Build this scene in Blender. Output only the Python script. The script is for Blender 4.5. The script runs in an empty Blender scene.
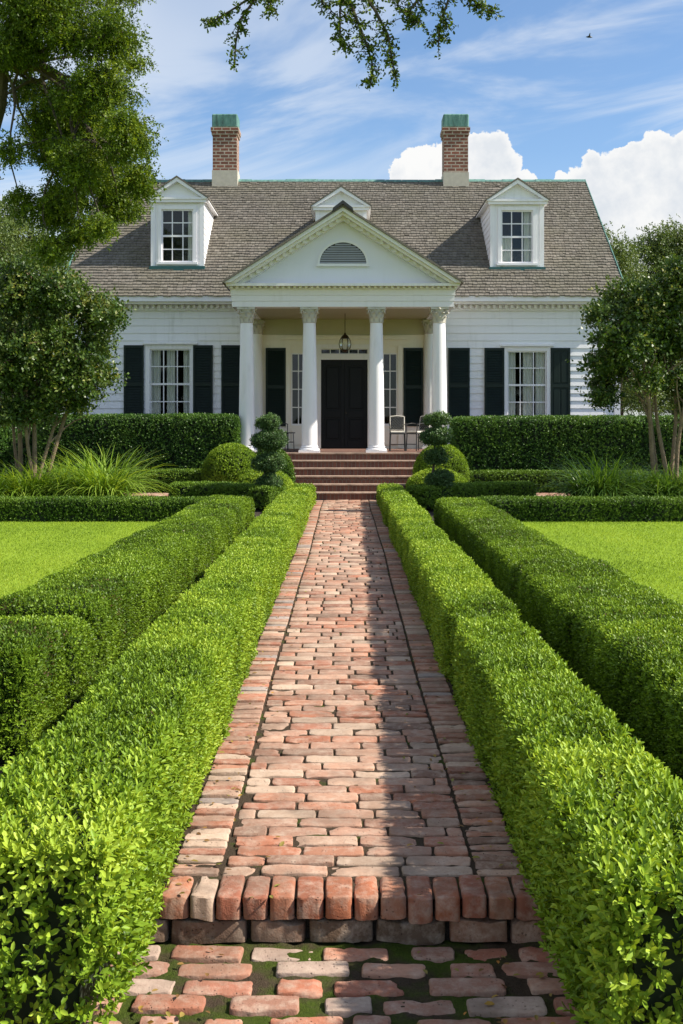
import bpy, math, random
import numpy as np
from mathutils import Vector, Matrix
random.seed(11)
rng = np.random.default_rng(11)
SC = bpy.context.scene
COL = SC.collection
R = math.radians
# photo scale, used to turn measured places into metres
F, CX, HY, EYE = 1176.0, 346.0, 420.0, 1.7
def wx(px, Y): return (px - CX) * Y / F
def wz(py, Y): return EYE + (HY - py) * Y / F

# ------------------------------------------------------------------ render, camera, light
cam_d = bpy.data.cameras.new('camera'); cam = bpy.data.objects.new('camera', cam_d); COL.objects.link(cam)
cam.location = (0, 0, EYE); cam.rotation_euler = (R(90), 0, 0)
cam_d.sensor_width = 36; cam_d.lens = F / 1024 * 36
cam_d.shift_x = -(CX - 341.5) / 1024; cam_d.shift_y = -(512 - HY) / 1024
cam_d.clip_start = 0.05; cam_d.clip_end = 3000
SC.camera = cam
SC.view_settings.view_transform = 'Standard'; SC.view_settings.look = 'None'
SC.view_settings.gamma = 1; SC.view_settings.exposure = 0.86
SC.cycles.max_bounces = 6; SC.cycles.diffuse_bounces = 4; SC.cycles.transparent_max_bounces = 4
SC.cycles.use_denoising = True
SC.cycles.sample_clamp_indirect = 4

SUN_EL, SUN_AZ = 43.0, -6.0        # azimuth measured from +X towards +Y
sv = Vector((math.cos(R(SUN_EL)) * math.cos(R(SUN_AZ)), math.cos(R(SUN_EL)) * math.sin(R(SUN_AZ)), math.sin(R(SUN_EL))))
sd = bpy.data.lights.new('sun', 'SUN'); sun = bpy.data.objects.new('sun', sd); COL.objects.link(sun)
sd.energy = 4.8; sd.angle = R(1.2); sd.color = (1, .93, .80)
sun.rotation_euler = sv.to_track_quat('Z', 'Y').to_euler(); sun.location = (20, 0, 30)

# ------------------------------------------------------------------ node helper
class NT:
    def __init__(s, tree): s.t = tree; s.n = tree.nodes; s.l = tree.links
    def new(s, typ, **kw):
        n = s.n.new(typ)
        for k, v in kw.items(): setattr(n, k, v)
        return n
    def link(s, a, b): s.l.new(a, b)
    def put(s, sock, v):
        if isinstance(v, bpy.types.NodeSocket): s.l.new(v, sock)
        elif isinstance(v, (int, float)) and sock.type in ('RGBA',): sock.default_value = (v, v, v, 1)
        elif isinstance(v, tuple) and sock.type == 'RGBA' and len(v) == 3: sock.default_value = v + (1,)
        else: sock.default_value = v
    def math(s, op, a, b=0.0, c=None, clamp=False):
        n = s.new('ShaderNodeMath', operation=op); n.use_clamp = clamp
        s.put(n.inputs[0], a); s.put(n.inputs[1], b)
        if c is not None: s.put(n.inputs[2], c)
        return n.outputs[0]
    def vmath(s, op, a, b=(0, 0, 0), scale=None):
        n = s.new('ShaderNodeVectorMath', operation=op)
        s.put(n.inputs[0], a); s.put(n.inputs[1], b)
        if scale is not None: s.put(n.inputs['Scale'], scale)
        return n
    def mix(s, f, a, b, blend='MIX'):
        n = s.new('ShaderNodeMix', data_type='RGBA'); n.blend_type = blend
        s.put(n.inputs[0], f); s.put(n.inputs[6], a); s.put(n.inputs[7], b)
        return n.outputs[2]
    def noise(s, vec, scale, detail=3.0, rough=.5, dist=0.0):
        n = s.new('ShaderNodeTexNoise'); s.put(n.inputs['Vector'], vec)
        n.inputs['Scale'].default_value = scale; n.inputs['Detail'].default_value = detail
        n.inputs['Roughness'].default_value = rough; n.inputs['Distortion'].default_value = dist
        return n.outputs['Fac']
    def ramp(s, f, stops):
        n = s.new('ShaderNodeValToRGB'); s.put(n.inputs[0], f); e = n.color_ramp.elements
        while len(e) < len(stops): e.new(.5)
        for i, (p, c) in enumerate(stops):
            e[i].position = p; e[i].color = tuple(c) + (1,) if len(c) == 3 else c
        return n.outputs[0]
    def mapr(s, f, a, b, c=0.0, d=1.0, smooth=False):
        n = s.new('ShaderNodeMapRange'); n.clamp = True
        if smooth: n.interpolation_type = 'SMOOTHSTEP'
        s.put(n.inputs[0], f); n.inputs[1].default_value = a; n.inputs[2].default_value = b
        n.inputs[3].default_value = c; n.inputs[4].default_value = d
        return n.outputs[0]

def mat(name):
    m = bpy.data.materials.new(name); m.use_nodes = True
    nt = NT(m.node_tree); b = nt.n['Principled BSDF']; out = nt.n['Material Output']
    return m, nt, b, out
def objco(nt): return nt.new('ShaderNodeTexCoord').outputs['Object']
def bump(nt, b, h, dist=.01, strength=1.0):
    n = nt.new('ShaderNodeBump'); n.inputs['Distance'].default_value = dist; n.inputs['Strength'].default_value = strength
    nt.put(n.inputs['Height'], h); nt.link(n.outputs[0], b.inputs['Normal'])

def simple(name, col, rough=.6, var=.08, scale=6, bmp=.0, spec=.5, metal=0.0):
    m, nt, b, out = mat(name); co = objco(nt)
    n = nt.noise(co, scale, 5, .6)
    d = tuple(max(0, c * (1 - var * 2)) for c in col); l = tuple(min(1, c * (1 + var)) for c in col)
    nt.put(b.inputs['Base Color'], nt.mix(n, d, l)); b.inputs['Roughness'].default_value = rough
    b.inputs['Specular IOR Level'].default_value = spec; b.inputs['Metallic'].default_value = metal
    if bmp: bump(nt, b, nt.noise(co, scale * 8, 4), bmp)
    return m

# ------------------------------------------------------------------ materials
def painted(name, col, dirt=(.45, .43, .36), amt=.35, rough=.5):
    m, nt, b, out = mat(name); co = objco(nt)
    st = nt.vmath('MULTIPLY', co, (9, 9, 1.1)).outputs[0]
    a = nt.noise(st, 1, 5, .6); g = nt.noise(co, 1.3, 4, .6)
    f = nt.math('MULTIPLY', nt.mapr(a, .5, .8), nt.mapr(g, .35, .75))
    nt.put(b.inputs['Base Color'], nt.mix(nt.math('MULTIPLY', f, amt), col, dirt))
    b.inputs['Roughness'].default_value = rough
    bump(nt, b, nt.noise(co, 60, 3), .0015)
    return m
M_white = painted('white_paint', (.84, .82, .83), amt=.55)
M_siding = painted('siding_paint', (.84, .83, .85), (.46, .46, .42), .7)
M_cream = painted('cream_paint', (.84, .78, .63), (.5, .42, .28), .4)
M_ceil = painted('tan_ceiling_paint', (.46, .42, .26), (.35, .28, .18), .4)
M_trim = painted('cream_trim_paint', (.82, .80, .75), (.45, .44, .30), .5)
M_tymp = painted('gable_shade_paint', (.79, .78, .84), (.6, .6, .6), .3)  # white gable paint tinted bluish, its cool shade put into the colour
M_shut = simple('dark_green_shutter_paint', (.008, .019, .015), .5, .2, 4, spec=.3)
M_door = simple('black_door_paint', (.004, .005, .006), .45, .2, 3, spec=.25)
M_bronze = simple('dark_bronze', (.06, .045, .025), .4, .3, 20, metal=.7)
M_iron = simple('dark_iron', (.03, .03, .03), .5, .2, 20)
M_cush = simple('pale_cushion_cloth', (.62, .58, .50), .9, .1, 20)
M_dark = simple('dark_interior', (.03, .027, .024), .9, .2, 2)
M_stone = simple('pale_stone', (.50, .46, .38), .8, .15, 10, .004)
M_slat = simple('grey_louver_paint', (.35, .36, .38), .6, .1, 6)

def curtain_m():
    m, nt, b, out = mat('white_curtain_cloth')
    b.inputs['Base Color'].default_value = (.85, .84, .80, 1); b.inputs['Roughness'].default_value = .9
    return m
M_curt = curtain_m()
def glass_m():
    m, nt, b, out = mat('window_glass')
    g = nt.new('ShaderNodeBsdfGlossy'); g.inputs['Roughness'].default_value = .03; g.inputs['Color'].default_value = (.9, .95, 1, 1)
    t = nt.new('ShaderNodeBsdfTransparent'); t.inputs['Color'].default_value = (.94, .95, .93, 1)
    f = nt.new('ShaderNodeFresnel'); f.inputs['IOR'].default_value = 1.5
    mx = nt.new('ShaderNodeMixShader'); nt.link(nt.math('MULTIPLY', f.outputs[0], .6), mx.inputs[0])
    nt.link(t.outputs[0], mx.inputs[1]); nt.link(g.outputs[0], mx.inputs[2]); nt.link(mx.outputs[0], out.inputs[0])
    return m
M_glass = glass_m()

def copper():
    m, nt, b, out = mat('verdigris_copper'); co = objco(nt)
    st = nt.vmath('MULTIPLY', co, (7, 7, 1.5)).outputs[0]
    n = nt.noise(st, 1.5, 5, .6)
    nt.put(b.inputs['Base Color'], nt.ramp(n, [(.3, (.035, .085, .075)), (.5, (.075, .19, .165)), (.75, (.17, .30, .26))]))
    b.inputs['Roughness'].default_value = .7
    return m
M_copper = copper()
M_teal = simple('teal_flashing_paint', (.02, .10, .10), .5, .2, 8)

def wallbrick(name, bw, bh, c1, c2, mortar, ms=.012, soot=0.0, horiz=False):
    m, nt, b, out = mat(name); co = objco(nt)
    sp = nt.new('ShaderNodeSeparateXYZ'); nt.link(co, sp.inputs[0])
    cb = nt.new('ShaderNodeCombineXYZ')
    nt.link(nt.math('ADD', sp.outputs[0], sp.outputs[1]), cb.inputs[0]); nt.link(sp.outputs[2], cb.inputs[1])
    br = nt.new('ShaderNodeTexBrick'); nt.link(cb.outputs[0], br.inputs['Vector'])
    br.inputs['Scale'].default_value = 1; br.inputs['Brick Width'].default_value = bw; br.inputs['Row Height'].default_value = bh
    br.inputs['Mortar Size'].default_value = ms; br.inputs['Mortar Smooth'].default_value = .2; br.inputs['Bias'].default_value = 0
    nt.put(br.inputs['Color1'], c1); nt.put(br.inputs['Color2'], c2); nt.put(br.inputs['Mortar'], mortar)
    n = nt.noise(co, 5, 5, .65)
    c = nt.mix(nt.mapr(n, .35, .7, 0, .55), br.outputs['Color'], (.10, .06, .045))
    nt.put(b.inputs['Base Color'], c); b.inputs['Roughness'].default_value = .9
    h = nt.math('ADD', nt.math('MULTIPLY', br.outputs['Fac'], -1), nt.math('MULTIPLY', nt.noise(co, 60, 3), .3))
    bump(nt, b, h, .008)
    return m
M_chim = wallbrick('chimney_brick', .25, .10, (.28, .095, .06), (.17, .058, .036), (.50, .42, .34), .018)
M_step = wallbrick('step_brick', .085, .40, (.21, .085, .055), (.12, .05, .035), (.17, .13, .10), .010)
M_nose = simple('lit_tread_brick', (.40, .28, .21), .9, .45, 6, .006)  # step brick paled on the treads, light on them put into the colour
M_found = wallbrick('foundation_brick', .215, .075, (.34, .13, .08), (.24, .09, .055), (.4, .34, .28))

def vcol(name, rough=.9, kind='brick'):
    m, nt, b, out = mat(name); co = objco(nt)
    at = nt.new('ShaderNodeAttribute', attribute_name='col'); c = at.outputs['Color']
    if kind == 'brick':
        n1 = nt.noise(co, 14, 6, .7); n2 = nt.noise(co, 55, 5, .7); n3 = nt.noise(co, 3.1, 4, .6)
        c = nt.mix(nt.mapr(n1, .45, .70, 0, .6), c, (.56, .45, .36))          # pale bloom
        c = nt.mix(nt.mapr(n3, .45, .68, 0, .65), c, (.17, .12, .09))          # grime
        vo = nt.new('ShaderNodeTexVoronoi'); nt.put(vo.inputs['Vector'], co); vo.inputs['Scale'].default_value = 60
        pit = nt.mapr(vo.outputs['Distance'], .08, .22)
        pm = nt.math('MAXIMUM', pit, nt.mapr(nt.noise(co, 9, 2), .62, .48))
        c = nt.mix(nt.mapr(pm, 0, 1, .75, 0), c, (.07, .04, .03))
        c = nt.mix(nt.mapr(n2, .4, .7, 0, .25), c, (.14, .07, .04))
        h = nt.math('ADD', nt.math('MULTIPLY', n2, .5), nt.math('MULTIPLY', pm, .6))
        h = nt.math('ADD', h, nt.math('MULTIPLY', nt.noise(co, 180, 3), .25))
        bump(nt, b, h, .006)
    else:   # weathered cedar shingles
        st = nt.vmath('MULTIPLY', co, (60, 4, 4)).outputs[0]
        n = nt.noise(st, 1, 4); g = nt.noise(co, .7, 5, .65)
        c = nt.mix(nt.mapr(n, .3, .7, 0, .4), c, (.11, .10, .085))
        c = nt.mix(nt.mapr(g, .42, .7, 0, .6), c, (.13, .12, .085))
        bump(nt, b, n, .006)
    nt.put(b.inputs['Base Color'], c); b.inputs['Roughness'].default_value = rough
    b.inputs['Specular IOR Level'].default_value = .25
    return m
M_brick = vcol('path_brick'); M_shing = vcol('cedar_shingle', .85, 'shingle')

def leaf_m(name, stops, trans=.3, rough=.45, spec=.3):
    m, nt, b, out = mat(name)
    at = nt.new('ShaderNodeAttribute', attribute_name='tint')
    c = nt.ramp(at.outputs['Fac'], stops)
    nt.put(b.inputs['Base Color'], c); b.inputs['Roughness'].default_value = rough
    b.inputs['Specular IOR Level'].default_value = spec
    tr = nt.new('ShaderNodeBsdfTranslucent')
    nt.put(tr.inputs['Color'], nt.mix(1.0, c, (1.5, 1.35, .6), 'MULTIPLY'))
    mx = nt.new('ShaderNodeMixShader'); mx.inputs[0].default_value = trans
    nt.link(b.outputs[0], mx.inputs[1]); nt.link(tr.outputs[0], mx.inputs[2]); nt.link(mx.outputs[0], out.inputs[0])
    return m
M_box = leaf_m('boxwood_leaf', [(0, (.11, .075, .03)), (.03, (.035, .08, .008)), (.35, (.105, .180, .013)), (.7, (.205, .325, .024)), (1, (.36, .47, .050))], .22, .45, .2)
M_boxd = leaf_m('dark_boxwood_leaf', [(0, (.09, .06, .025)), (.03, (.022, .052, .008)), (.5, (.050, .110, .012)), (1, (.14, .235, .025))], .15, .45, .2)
M_tall = leaf_m('tall_hedge_leaf', [(0, (.025, .062, .012)), (.5, (.058, .135, .020)), (1, (.15, .26, .04))], .2, .42, .35)
M_topi = leaf_m('topiary_leaf', [(0, (.03, .07, .02)), (.5, (.08, .15, .045)), (1, (.18, .27, .09))], .18, .42, .35)
M_oak = leaf_m('oak_leaf', [(0, (.028, .052, .007)), (.5, (.085, .145, .012)), (1, (.20, .26, .02))], .30, .5, .25)
M_shrubt = leaf_m('glossy_tree_leaf', [(0, (.025, .055, .012)), (.5, (.062, .115, .020)), (.85, (.14, .19, .04)), (1, (.26, .26, .07))], .22, .42, .35)
M_far = leaf_m('far_tree_leaf', [(0, (.035, .065, .016)), (.5, (.075, .12, .028)), (1, (.14, .19, .045))], .25, .5, .3)
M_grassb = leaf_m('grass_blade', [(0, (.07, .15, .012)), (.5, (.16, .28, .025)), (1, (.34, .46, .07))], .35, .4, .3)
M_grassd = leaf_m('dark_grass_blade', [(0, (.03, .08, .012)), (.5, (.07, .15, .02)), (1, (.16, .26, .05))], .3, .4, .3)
M_turf = leaf_m('turf_blade', [(0, (.12, .20, .018)), (.5, (.205, .32, .026)), (1, (.33, .43, .05))], .35, .5, .25)
M_core = simple('hedge_shade_core', (.016, .030, .008), .95, .3, 20)  # opaque inner hull, coloured near black for the shade between the leaves
M_bark = simple('grey_brown_bark', (.09, .07, .05), .95, .35, 9, .02)
M_barkl = simple('pale_tan_bark', (.27, .19, .12), .9, .4, 6, .02)
def turf():
    m, nt, b, out = mat('turf'); co = objco(nt)
    n1 = nt.noise(co, .45, 4, .6); n2 = nt.noise(co, 12, 5, .7)
    c = nt.mix(n1, (.16, .255, .020), (.24, .34, .028)); c = nt.mix(nt.mapr(n2, .35, .7, 0, .5), c, (.15, .22, .018))
    nt.put(b.inputs['Base Color'], c); b.inputs['Roughness'].default_value = .95; b.inputs['Specular IOR Level'].default_value = .1
    bump(nt, b, n2, .02); return m
M_lawn = turf()
M_soil = simple('dark_mulch', (.045, .032, .022), .98, .5, 14, .02)
def joint(name, t0, t1):
    m, nt, b, out = mat(name); co = objco(nt)
    n1 = nt.noise(co, 4.5, 5, .6); n2 = nt.noise(co, 90, 4, .7)
    dirt = nt.mix(n2, (.04, .027, .018), (.13, .095, .065)); moss = nt.mix(n2, (.03, .05, .009), (.11, .155, .022))
    nt.put(b.inputs['Base Color'], nt.mix(nt.mapr(n1, t0, t1), dirt, moss)); b.inputs['Roughness'].default_value = 1
    b.inputs['Specular IOR Level'].default_value = .1
    bump(nt, b, nt.math('ADD', nt.noise(co, 260, 3), nt.noise(co, 70, 5, .7)), .016); return m
M_joint = joint('mossy_joint_soil', .56, .68); M_moss = joint('moss_patches', .42, .58)

# ------------------------------------------------------------------ object helpers
W = {}
def tag(o, label=None, cat=None, group=None, kind=None):
    if label: o['label'] = label
    if cat: o['category'] = cat
    if group: o['group'] = group
    if kind: o['kind'] = kind
    return o
def empty(name, loc, label=None, cat=None, group=None):
    o = bpy.data.objects.new(name, None); COL.objects.link(o); o.location = loc; o.empty_display_size = .2
    W[o] = Vector(loc); return tag(o, label, cat, group)
def link(name, me, parent=None):
    o = bpy.data.objects.new(name, me); COL.objects.link(o)
    if parent is not None:
        o.parent = parent; o.location = -W[parent]
    W[o] = Vector((0, 0, 0)); return o

class MB:
    def __init__(s): s.v = []; s.f = []; s.m = []; s.c = []
    def add(s, vs, fs, mi=0, col=None):
        b = len(s.v); s.v += [tuple(p) for p in vs]; s.f += [tuple(i + b for i in f) for f in fs]; s.m += [mi] * len(fs)
        s.c += [col or (1, 1, 1, 1)] * len(vs); return s
    def box(s, x0, x1, y0, y1, z0, z1, mi=0, col=None, bev=0.0):
        if bev:
            e = bev; vs = []; fs = []
            P = [(x0, x1), (y0, y1), (z0, z1)]
            def corner(sx, sy, sz):
                x, y, z = P[0][sx], P[1][sy], P[2][sz]; dx = e * (1 - 2 * sx); dy = e * (1 - 2 * sy); dz = e * (1 - 2 * sz)
                return [(x, y + dy, z + dz), (x + dx, y, z + dz), (x + dx, y + dy, z)]
            idx = {}
            for sx in (0, 1):
                for sy in (0, 1):
                    for sz in (0, 1):
                        idx[sx, sy, sz] = len(vs); vs += corner(sx, sy, sz)
            g = lambda a, b, c, k: idx[a, b, c] + k
            for q in (0, 1):
                fs.append((g(q, 0, 0, 0), g(q, 1, 0, 0), g(q, 1, 1, 0), g(q, 0, 1, 0)))
                fs.append((g(0, q, 0, 1), g(1, q, 0, 1), g(1, q, 1, 1), g(0, q, 1, 1)))
                fs.append((g(0, 0, q, 2), g(1, 0, q, 2), g(1, 1, q, 2), g(0, 1, q, 2)))
            for a in (0, 1):
                for b_ in (0, 1):
                    fs.append((g(a, b_, 0, 0), g(a, b_, 0, 1), g(a, b_, 1, 1), g(a, b_, 1, 0)))
                    fs.append((g(a, 0, b_, 0), g(a, 0, b_, 2), g(a, 1, b_, 2), g(a, 1, b_, 0)))
                    fs.append((g(0, a, b_, 1), g(0, a, b_, 2), g(1, a, b_, 2), g(1, a, b_, 1)))
                    for c in (0, 1): fs.append((g(a, b_, c, 0), g(a, b_, c, 1), g(a, b_, c, 2)))
            return s.add(vs, fs, mi, col)
        return s.add([(x0, y0, z0), (x1, y0, z0), (x1, y1, z0), (x0, y1, z0), (x0, y0, z1), (x1, y0, z1), (x1, y1, z1), (x0, y1, z1)],
                     [(0, 3, 2, 1), (4, 5, 6, 7), (0, 1, 5, 4), (1, 2, 6, 5), (2, 3, 7, 6), (3, 0, 4, 7)], mi, col)
    def prism(s, poly, y0, y1, mi=0, axis='y'):          # poly in (x,z) pushed along y, or in (y,z) pushed along x
        n = len(poly)
        if axis == 'y': a = [(p[0], y0, p[1]) for p in poly]; b = [(p[0], y1, p[1]) for p in poly]
        else: a = [(y0, p[0], p[1]) for p in poly]; b = [(y1, p[0], p[1]) for p in poly]
        return s.add(a + b, [tuple(range(n)), tuple(range(2 * n - 1, n - 1, -1))] + [(i, (i + 1) % n, n + (i + 1) % n, n + i) for i in range(n)], mi)
    def tube(s, pts, rad, n=8, mi=0):
        pts = [Vector(p) for p in pts]; vs = []; fs = []
        for i, p in enumerate(pts):
            d = (pts[min(i + 1, len(pts) - 1)] - pts[max(i - 1, 0)]).normalized()
            u = d.cross(Vector((0, 1, 0)) if abs(d.y) < .9 else Vector((1, 0, 0))).normalized(); w = d.cross(u)
            r = rad[i] if isinstance(rad, (list, tuple)) else rad
            for k in range(n):
                a = 2 * math.pi * k / n; vs.append(p + u * math.cos(a) * r + w * math.sin(a) * r)
        for i in range(len(pts) - 1):
            for k in range(n): fs.append((i * n + k, i * n + (k + 1) % n, (i + 1) * n + (k + 1) % n, (i + 1) * n + k))
        fs.append(tuple(range(n))); fs.append(tuple(range(len(pts) * n - 1, (len(pts) - 1) * n - 1, -1)))
        return s.add(vs, fs, mi)
    def lathe(s, cx, cy, prof, n=24, mi=0):              # prof: (r, z)
        vs = []; fs = []
        for r, z in prof:
            for k in range(n):
                a = 2 * math.pi * k / n; vs.append((cx + r * math.cos(a), cy + r * math.sin(a), z))
        for i in range(len(prof) - 1):
            for k in range(n): fs.append((i * n + k, i * n + (k + 1) % n, (i + 1) * n + (k + 1) % n, (i + 1) * n + k))
        fs.append(tuple(range(n))[::-1]); fs.append(tuple(range((len(prof) - 1) * n, len(prof) * n)))
        return s.add(vs, fs, mi)
    def build(s, name, mats, parent=None, smooth=False, col=False):
        me = bpy.data.meshes.new(name); me.from_pydata(s.v, [], s.f)
        if not isinstance(mats, (list, tuple)): mats = [mats]
        for m in mats: me.materials.append(m)
        if len(mats) > 1: me.polygons.foreach_set('material_index', s.m)
        if col:
            a = me.color_attributes.new('col', 'FLOAT_COLOR', 'POINT')
            a.data.foreach_set('color', np.array(s.c, dtype=np.float32).ravel())
        if smooth: me.polygons.foreach_set('use_smooth', [True] * len(me.polygons))
        me.update()
        if smooth: me.set_sharp_from_angle(angle=R(38))
        return link(name, me, parent)

def np_mesh(name, verts, quads, mats, parent=None, tint=None, mi=None, smooth=False):
    me = bpy.data.meshes.new(name)
    nv, nf = len(verts), len(quads)
    me.vertices.add(nv); me.vertices.foreach_set('co', np.ascontiguousarray(verts, dtype=np.float32).ravel())
    me.loops.add(nf * 4); me.loops.foreach_set('vertex_index', np.ascontiguousarray(quads, dtype=np.int32).ravel())
    me.polygons.add(nf); me.polygons.foreach_set('loop_start', np.arange(0, nf * 4, 4, dtype=np.int32))
    if not isinstance(mats, (list, tuple)): mats = [mats]
    for m in mats: me.materials.append(m)
    if mi is not None: me.polygons.foreach_set('material_index', np.asarray(mi, dtype=np.int32))
    if smooth: me.polygons.foreach_set('use_smooth', np.ones(nf, dtype=bool))
    if tint is not None:
        a = me.attributes.new('tint', 'FLOAT', 'POINT'); a.data.foreach_set('value', np.asarray(tint, dtype=np.float32))
    me.update(calc_edges=True)
    return link(name, me, parent)

# ------------------------------------------------------------------ noise and leaves
def vn(p, seed=0):
    p = np.asarray(p, dtype=np.float64); i = np.floor(p).astype(np.int64); f = p - i; f = f * f * (3 - 2 * f)
    def h(dx, dy, dz):
        n = ((i[:, 0] + dx) * 73856093) ^ ((i[:, 1] + dy) * 19349663) ^ ((i[:, 2] + dz) * 83492791) ^ (seed * 2654435 + 977)
        n &= 0xffffffff; n = ((n ^ (n >> 13)) * 1274126177) & 0xffffffff; n = ((n ^ (n >> 15)) * 668265263) & 0xffffffff
        return ((n ^ (n >> 16)) & 0xffff) / 65535.0
    fx, fy, fz = f[:, 0], f[:, 1], f[:, 2]
    a = h(0, 0, 0) * (1 - fx) + h(1, 0, 0) * fx; b = h(0, 1, 0) * (1 - fx) + h(1, 1, 0) * fx
    c = h(0, 0, 1) * (1 - fx) + h(1, 0, 1) * fx; d = h(0, 1, 1) * (1 - fx) + h(1, 1, 1) * fx
    return (a * (1 - fy) + b * fy) * (1 - fz) + (c * (1 - fy) + d * fy) * fz
def fbm(p, seed=0, o=3):
    r = 0; a = .5; t = 0
    for k in range(o): r = r + a * vn(np.asarray(p) * 2 ** k, seed + k); t += a; a *= .5
    return r / t
def norm(a): return a / np.maximum(np.linalg.norm(a, axis=1, keepdims=True), 1e-9)

T6 = np.array([(0, 0, 0), (.34, .46, .10), (.74, .42, .07), (1, 0, -.04), (.74, -.42, .07), (.34, -.46, .10)])
Q6 = np.array([(0, 1, 2, 3), (0, 3, 4, 5)])
T4 = np.array([(0, 0, 0), (.5, .5, .1), (1, 0, -.02), (.5, -.5, .1)]); Q4 = np.array([(0, 1, 2, 3)])
def leaves(pos, d, n, L, wr, tint, detail=False):
    T, Q = (T6, Q6) if detail else (T4, Q4)
    d = norm(d); s = norm(np.cross(d, n)); n = np.cross(s, d); L = np.broadcast_to(np.asarray(L, float), (len(pos),))
    v = pos[:, None, :] + (d[:, None, :] * T[None, :, 0:1] + s[:, None, :] * T[None, :, 1:2] * wr + n[:, None, :] * T[None, :, 2:3]) * L[:, None, None]
    q = (np.arange(len(pos)) * len(T))[:, None, None] + Q[None]
    return v.reshape(-1, 3), q.reshape(-1, 4), np.repeat(tint, len(T))
def sprigs(p, n, L, k=6, up=.5, spread=.5, reach=1.6, wr=.55, tint=None, detail=False):
    """k leaves round a short shoot at each p, growing along n bent towards up."""
    N = len(p); L = np.broadcast_to(np.asarray(L, float), (N,))
    sdir = norm(n + np.array([0, 0, up]) + rng.normal(size=(N, 3)) * spread)
    a = norm(np.cross(sdir, rng.normal(size=(N, 3)))); b = np.cross(sdir, a)
    V = []; Qs = []; T = []; off = 0
    for j in range(k):
        ang = j * 2.4 + rng.random(N) * .8; t = (j + .5) / k
        rad = a * np.cos(ang)[:, None] + b * np.sin(ang)[:, None]
        pos = p + sdir * ((t - .5) * reach * L)[:, None]
        d = sdir * (.35 + .75 * t) + rad * (.95 - .35 * t) + rng.normal(size=(N, 3)) * .15
        nn = sdir - rad * .4
        v, q, tt = leaves(pos, d, nn, L * (1 - .25 * abs(t - .4)) * (.8 + .4 * rng.random(N)), wr, np.clip(tint + rng.normal(size=N) * .10 + (t - .5) * .25, 0, 1), detail)
        V.append(v); Qs.append(q + off); T.append(tt); off += len(v)
    return np.concatenate(V), np.concatenate(Qs), np.concatenate(T)
def cat(parts):
    V = []; Q = []; T = []; off = 0
    for v, q, t in parts: V.append(v); Q.append(q + off); T.append(t); off += len(v)
    return np.concatenate(V), np.concatenate(Q), np.concatenate(T)
def with_core(parts, core, m_leaf, name, parent=None, m_core=None):
    v, q, t = cat(parts); cv, cq = core
    V = np.concatenate([v, cv]); Q = np.concatenate([q, cq + len(v)]); T = np.concatenate([t, np.zeros(len(cv))])
    return np_mesh(name, V, Q, [m_leaf, m_core or M_core], parent, T, np.concatenate([np.zeros(len(q)), np.ones(len(cq))]))

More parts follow.
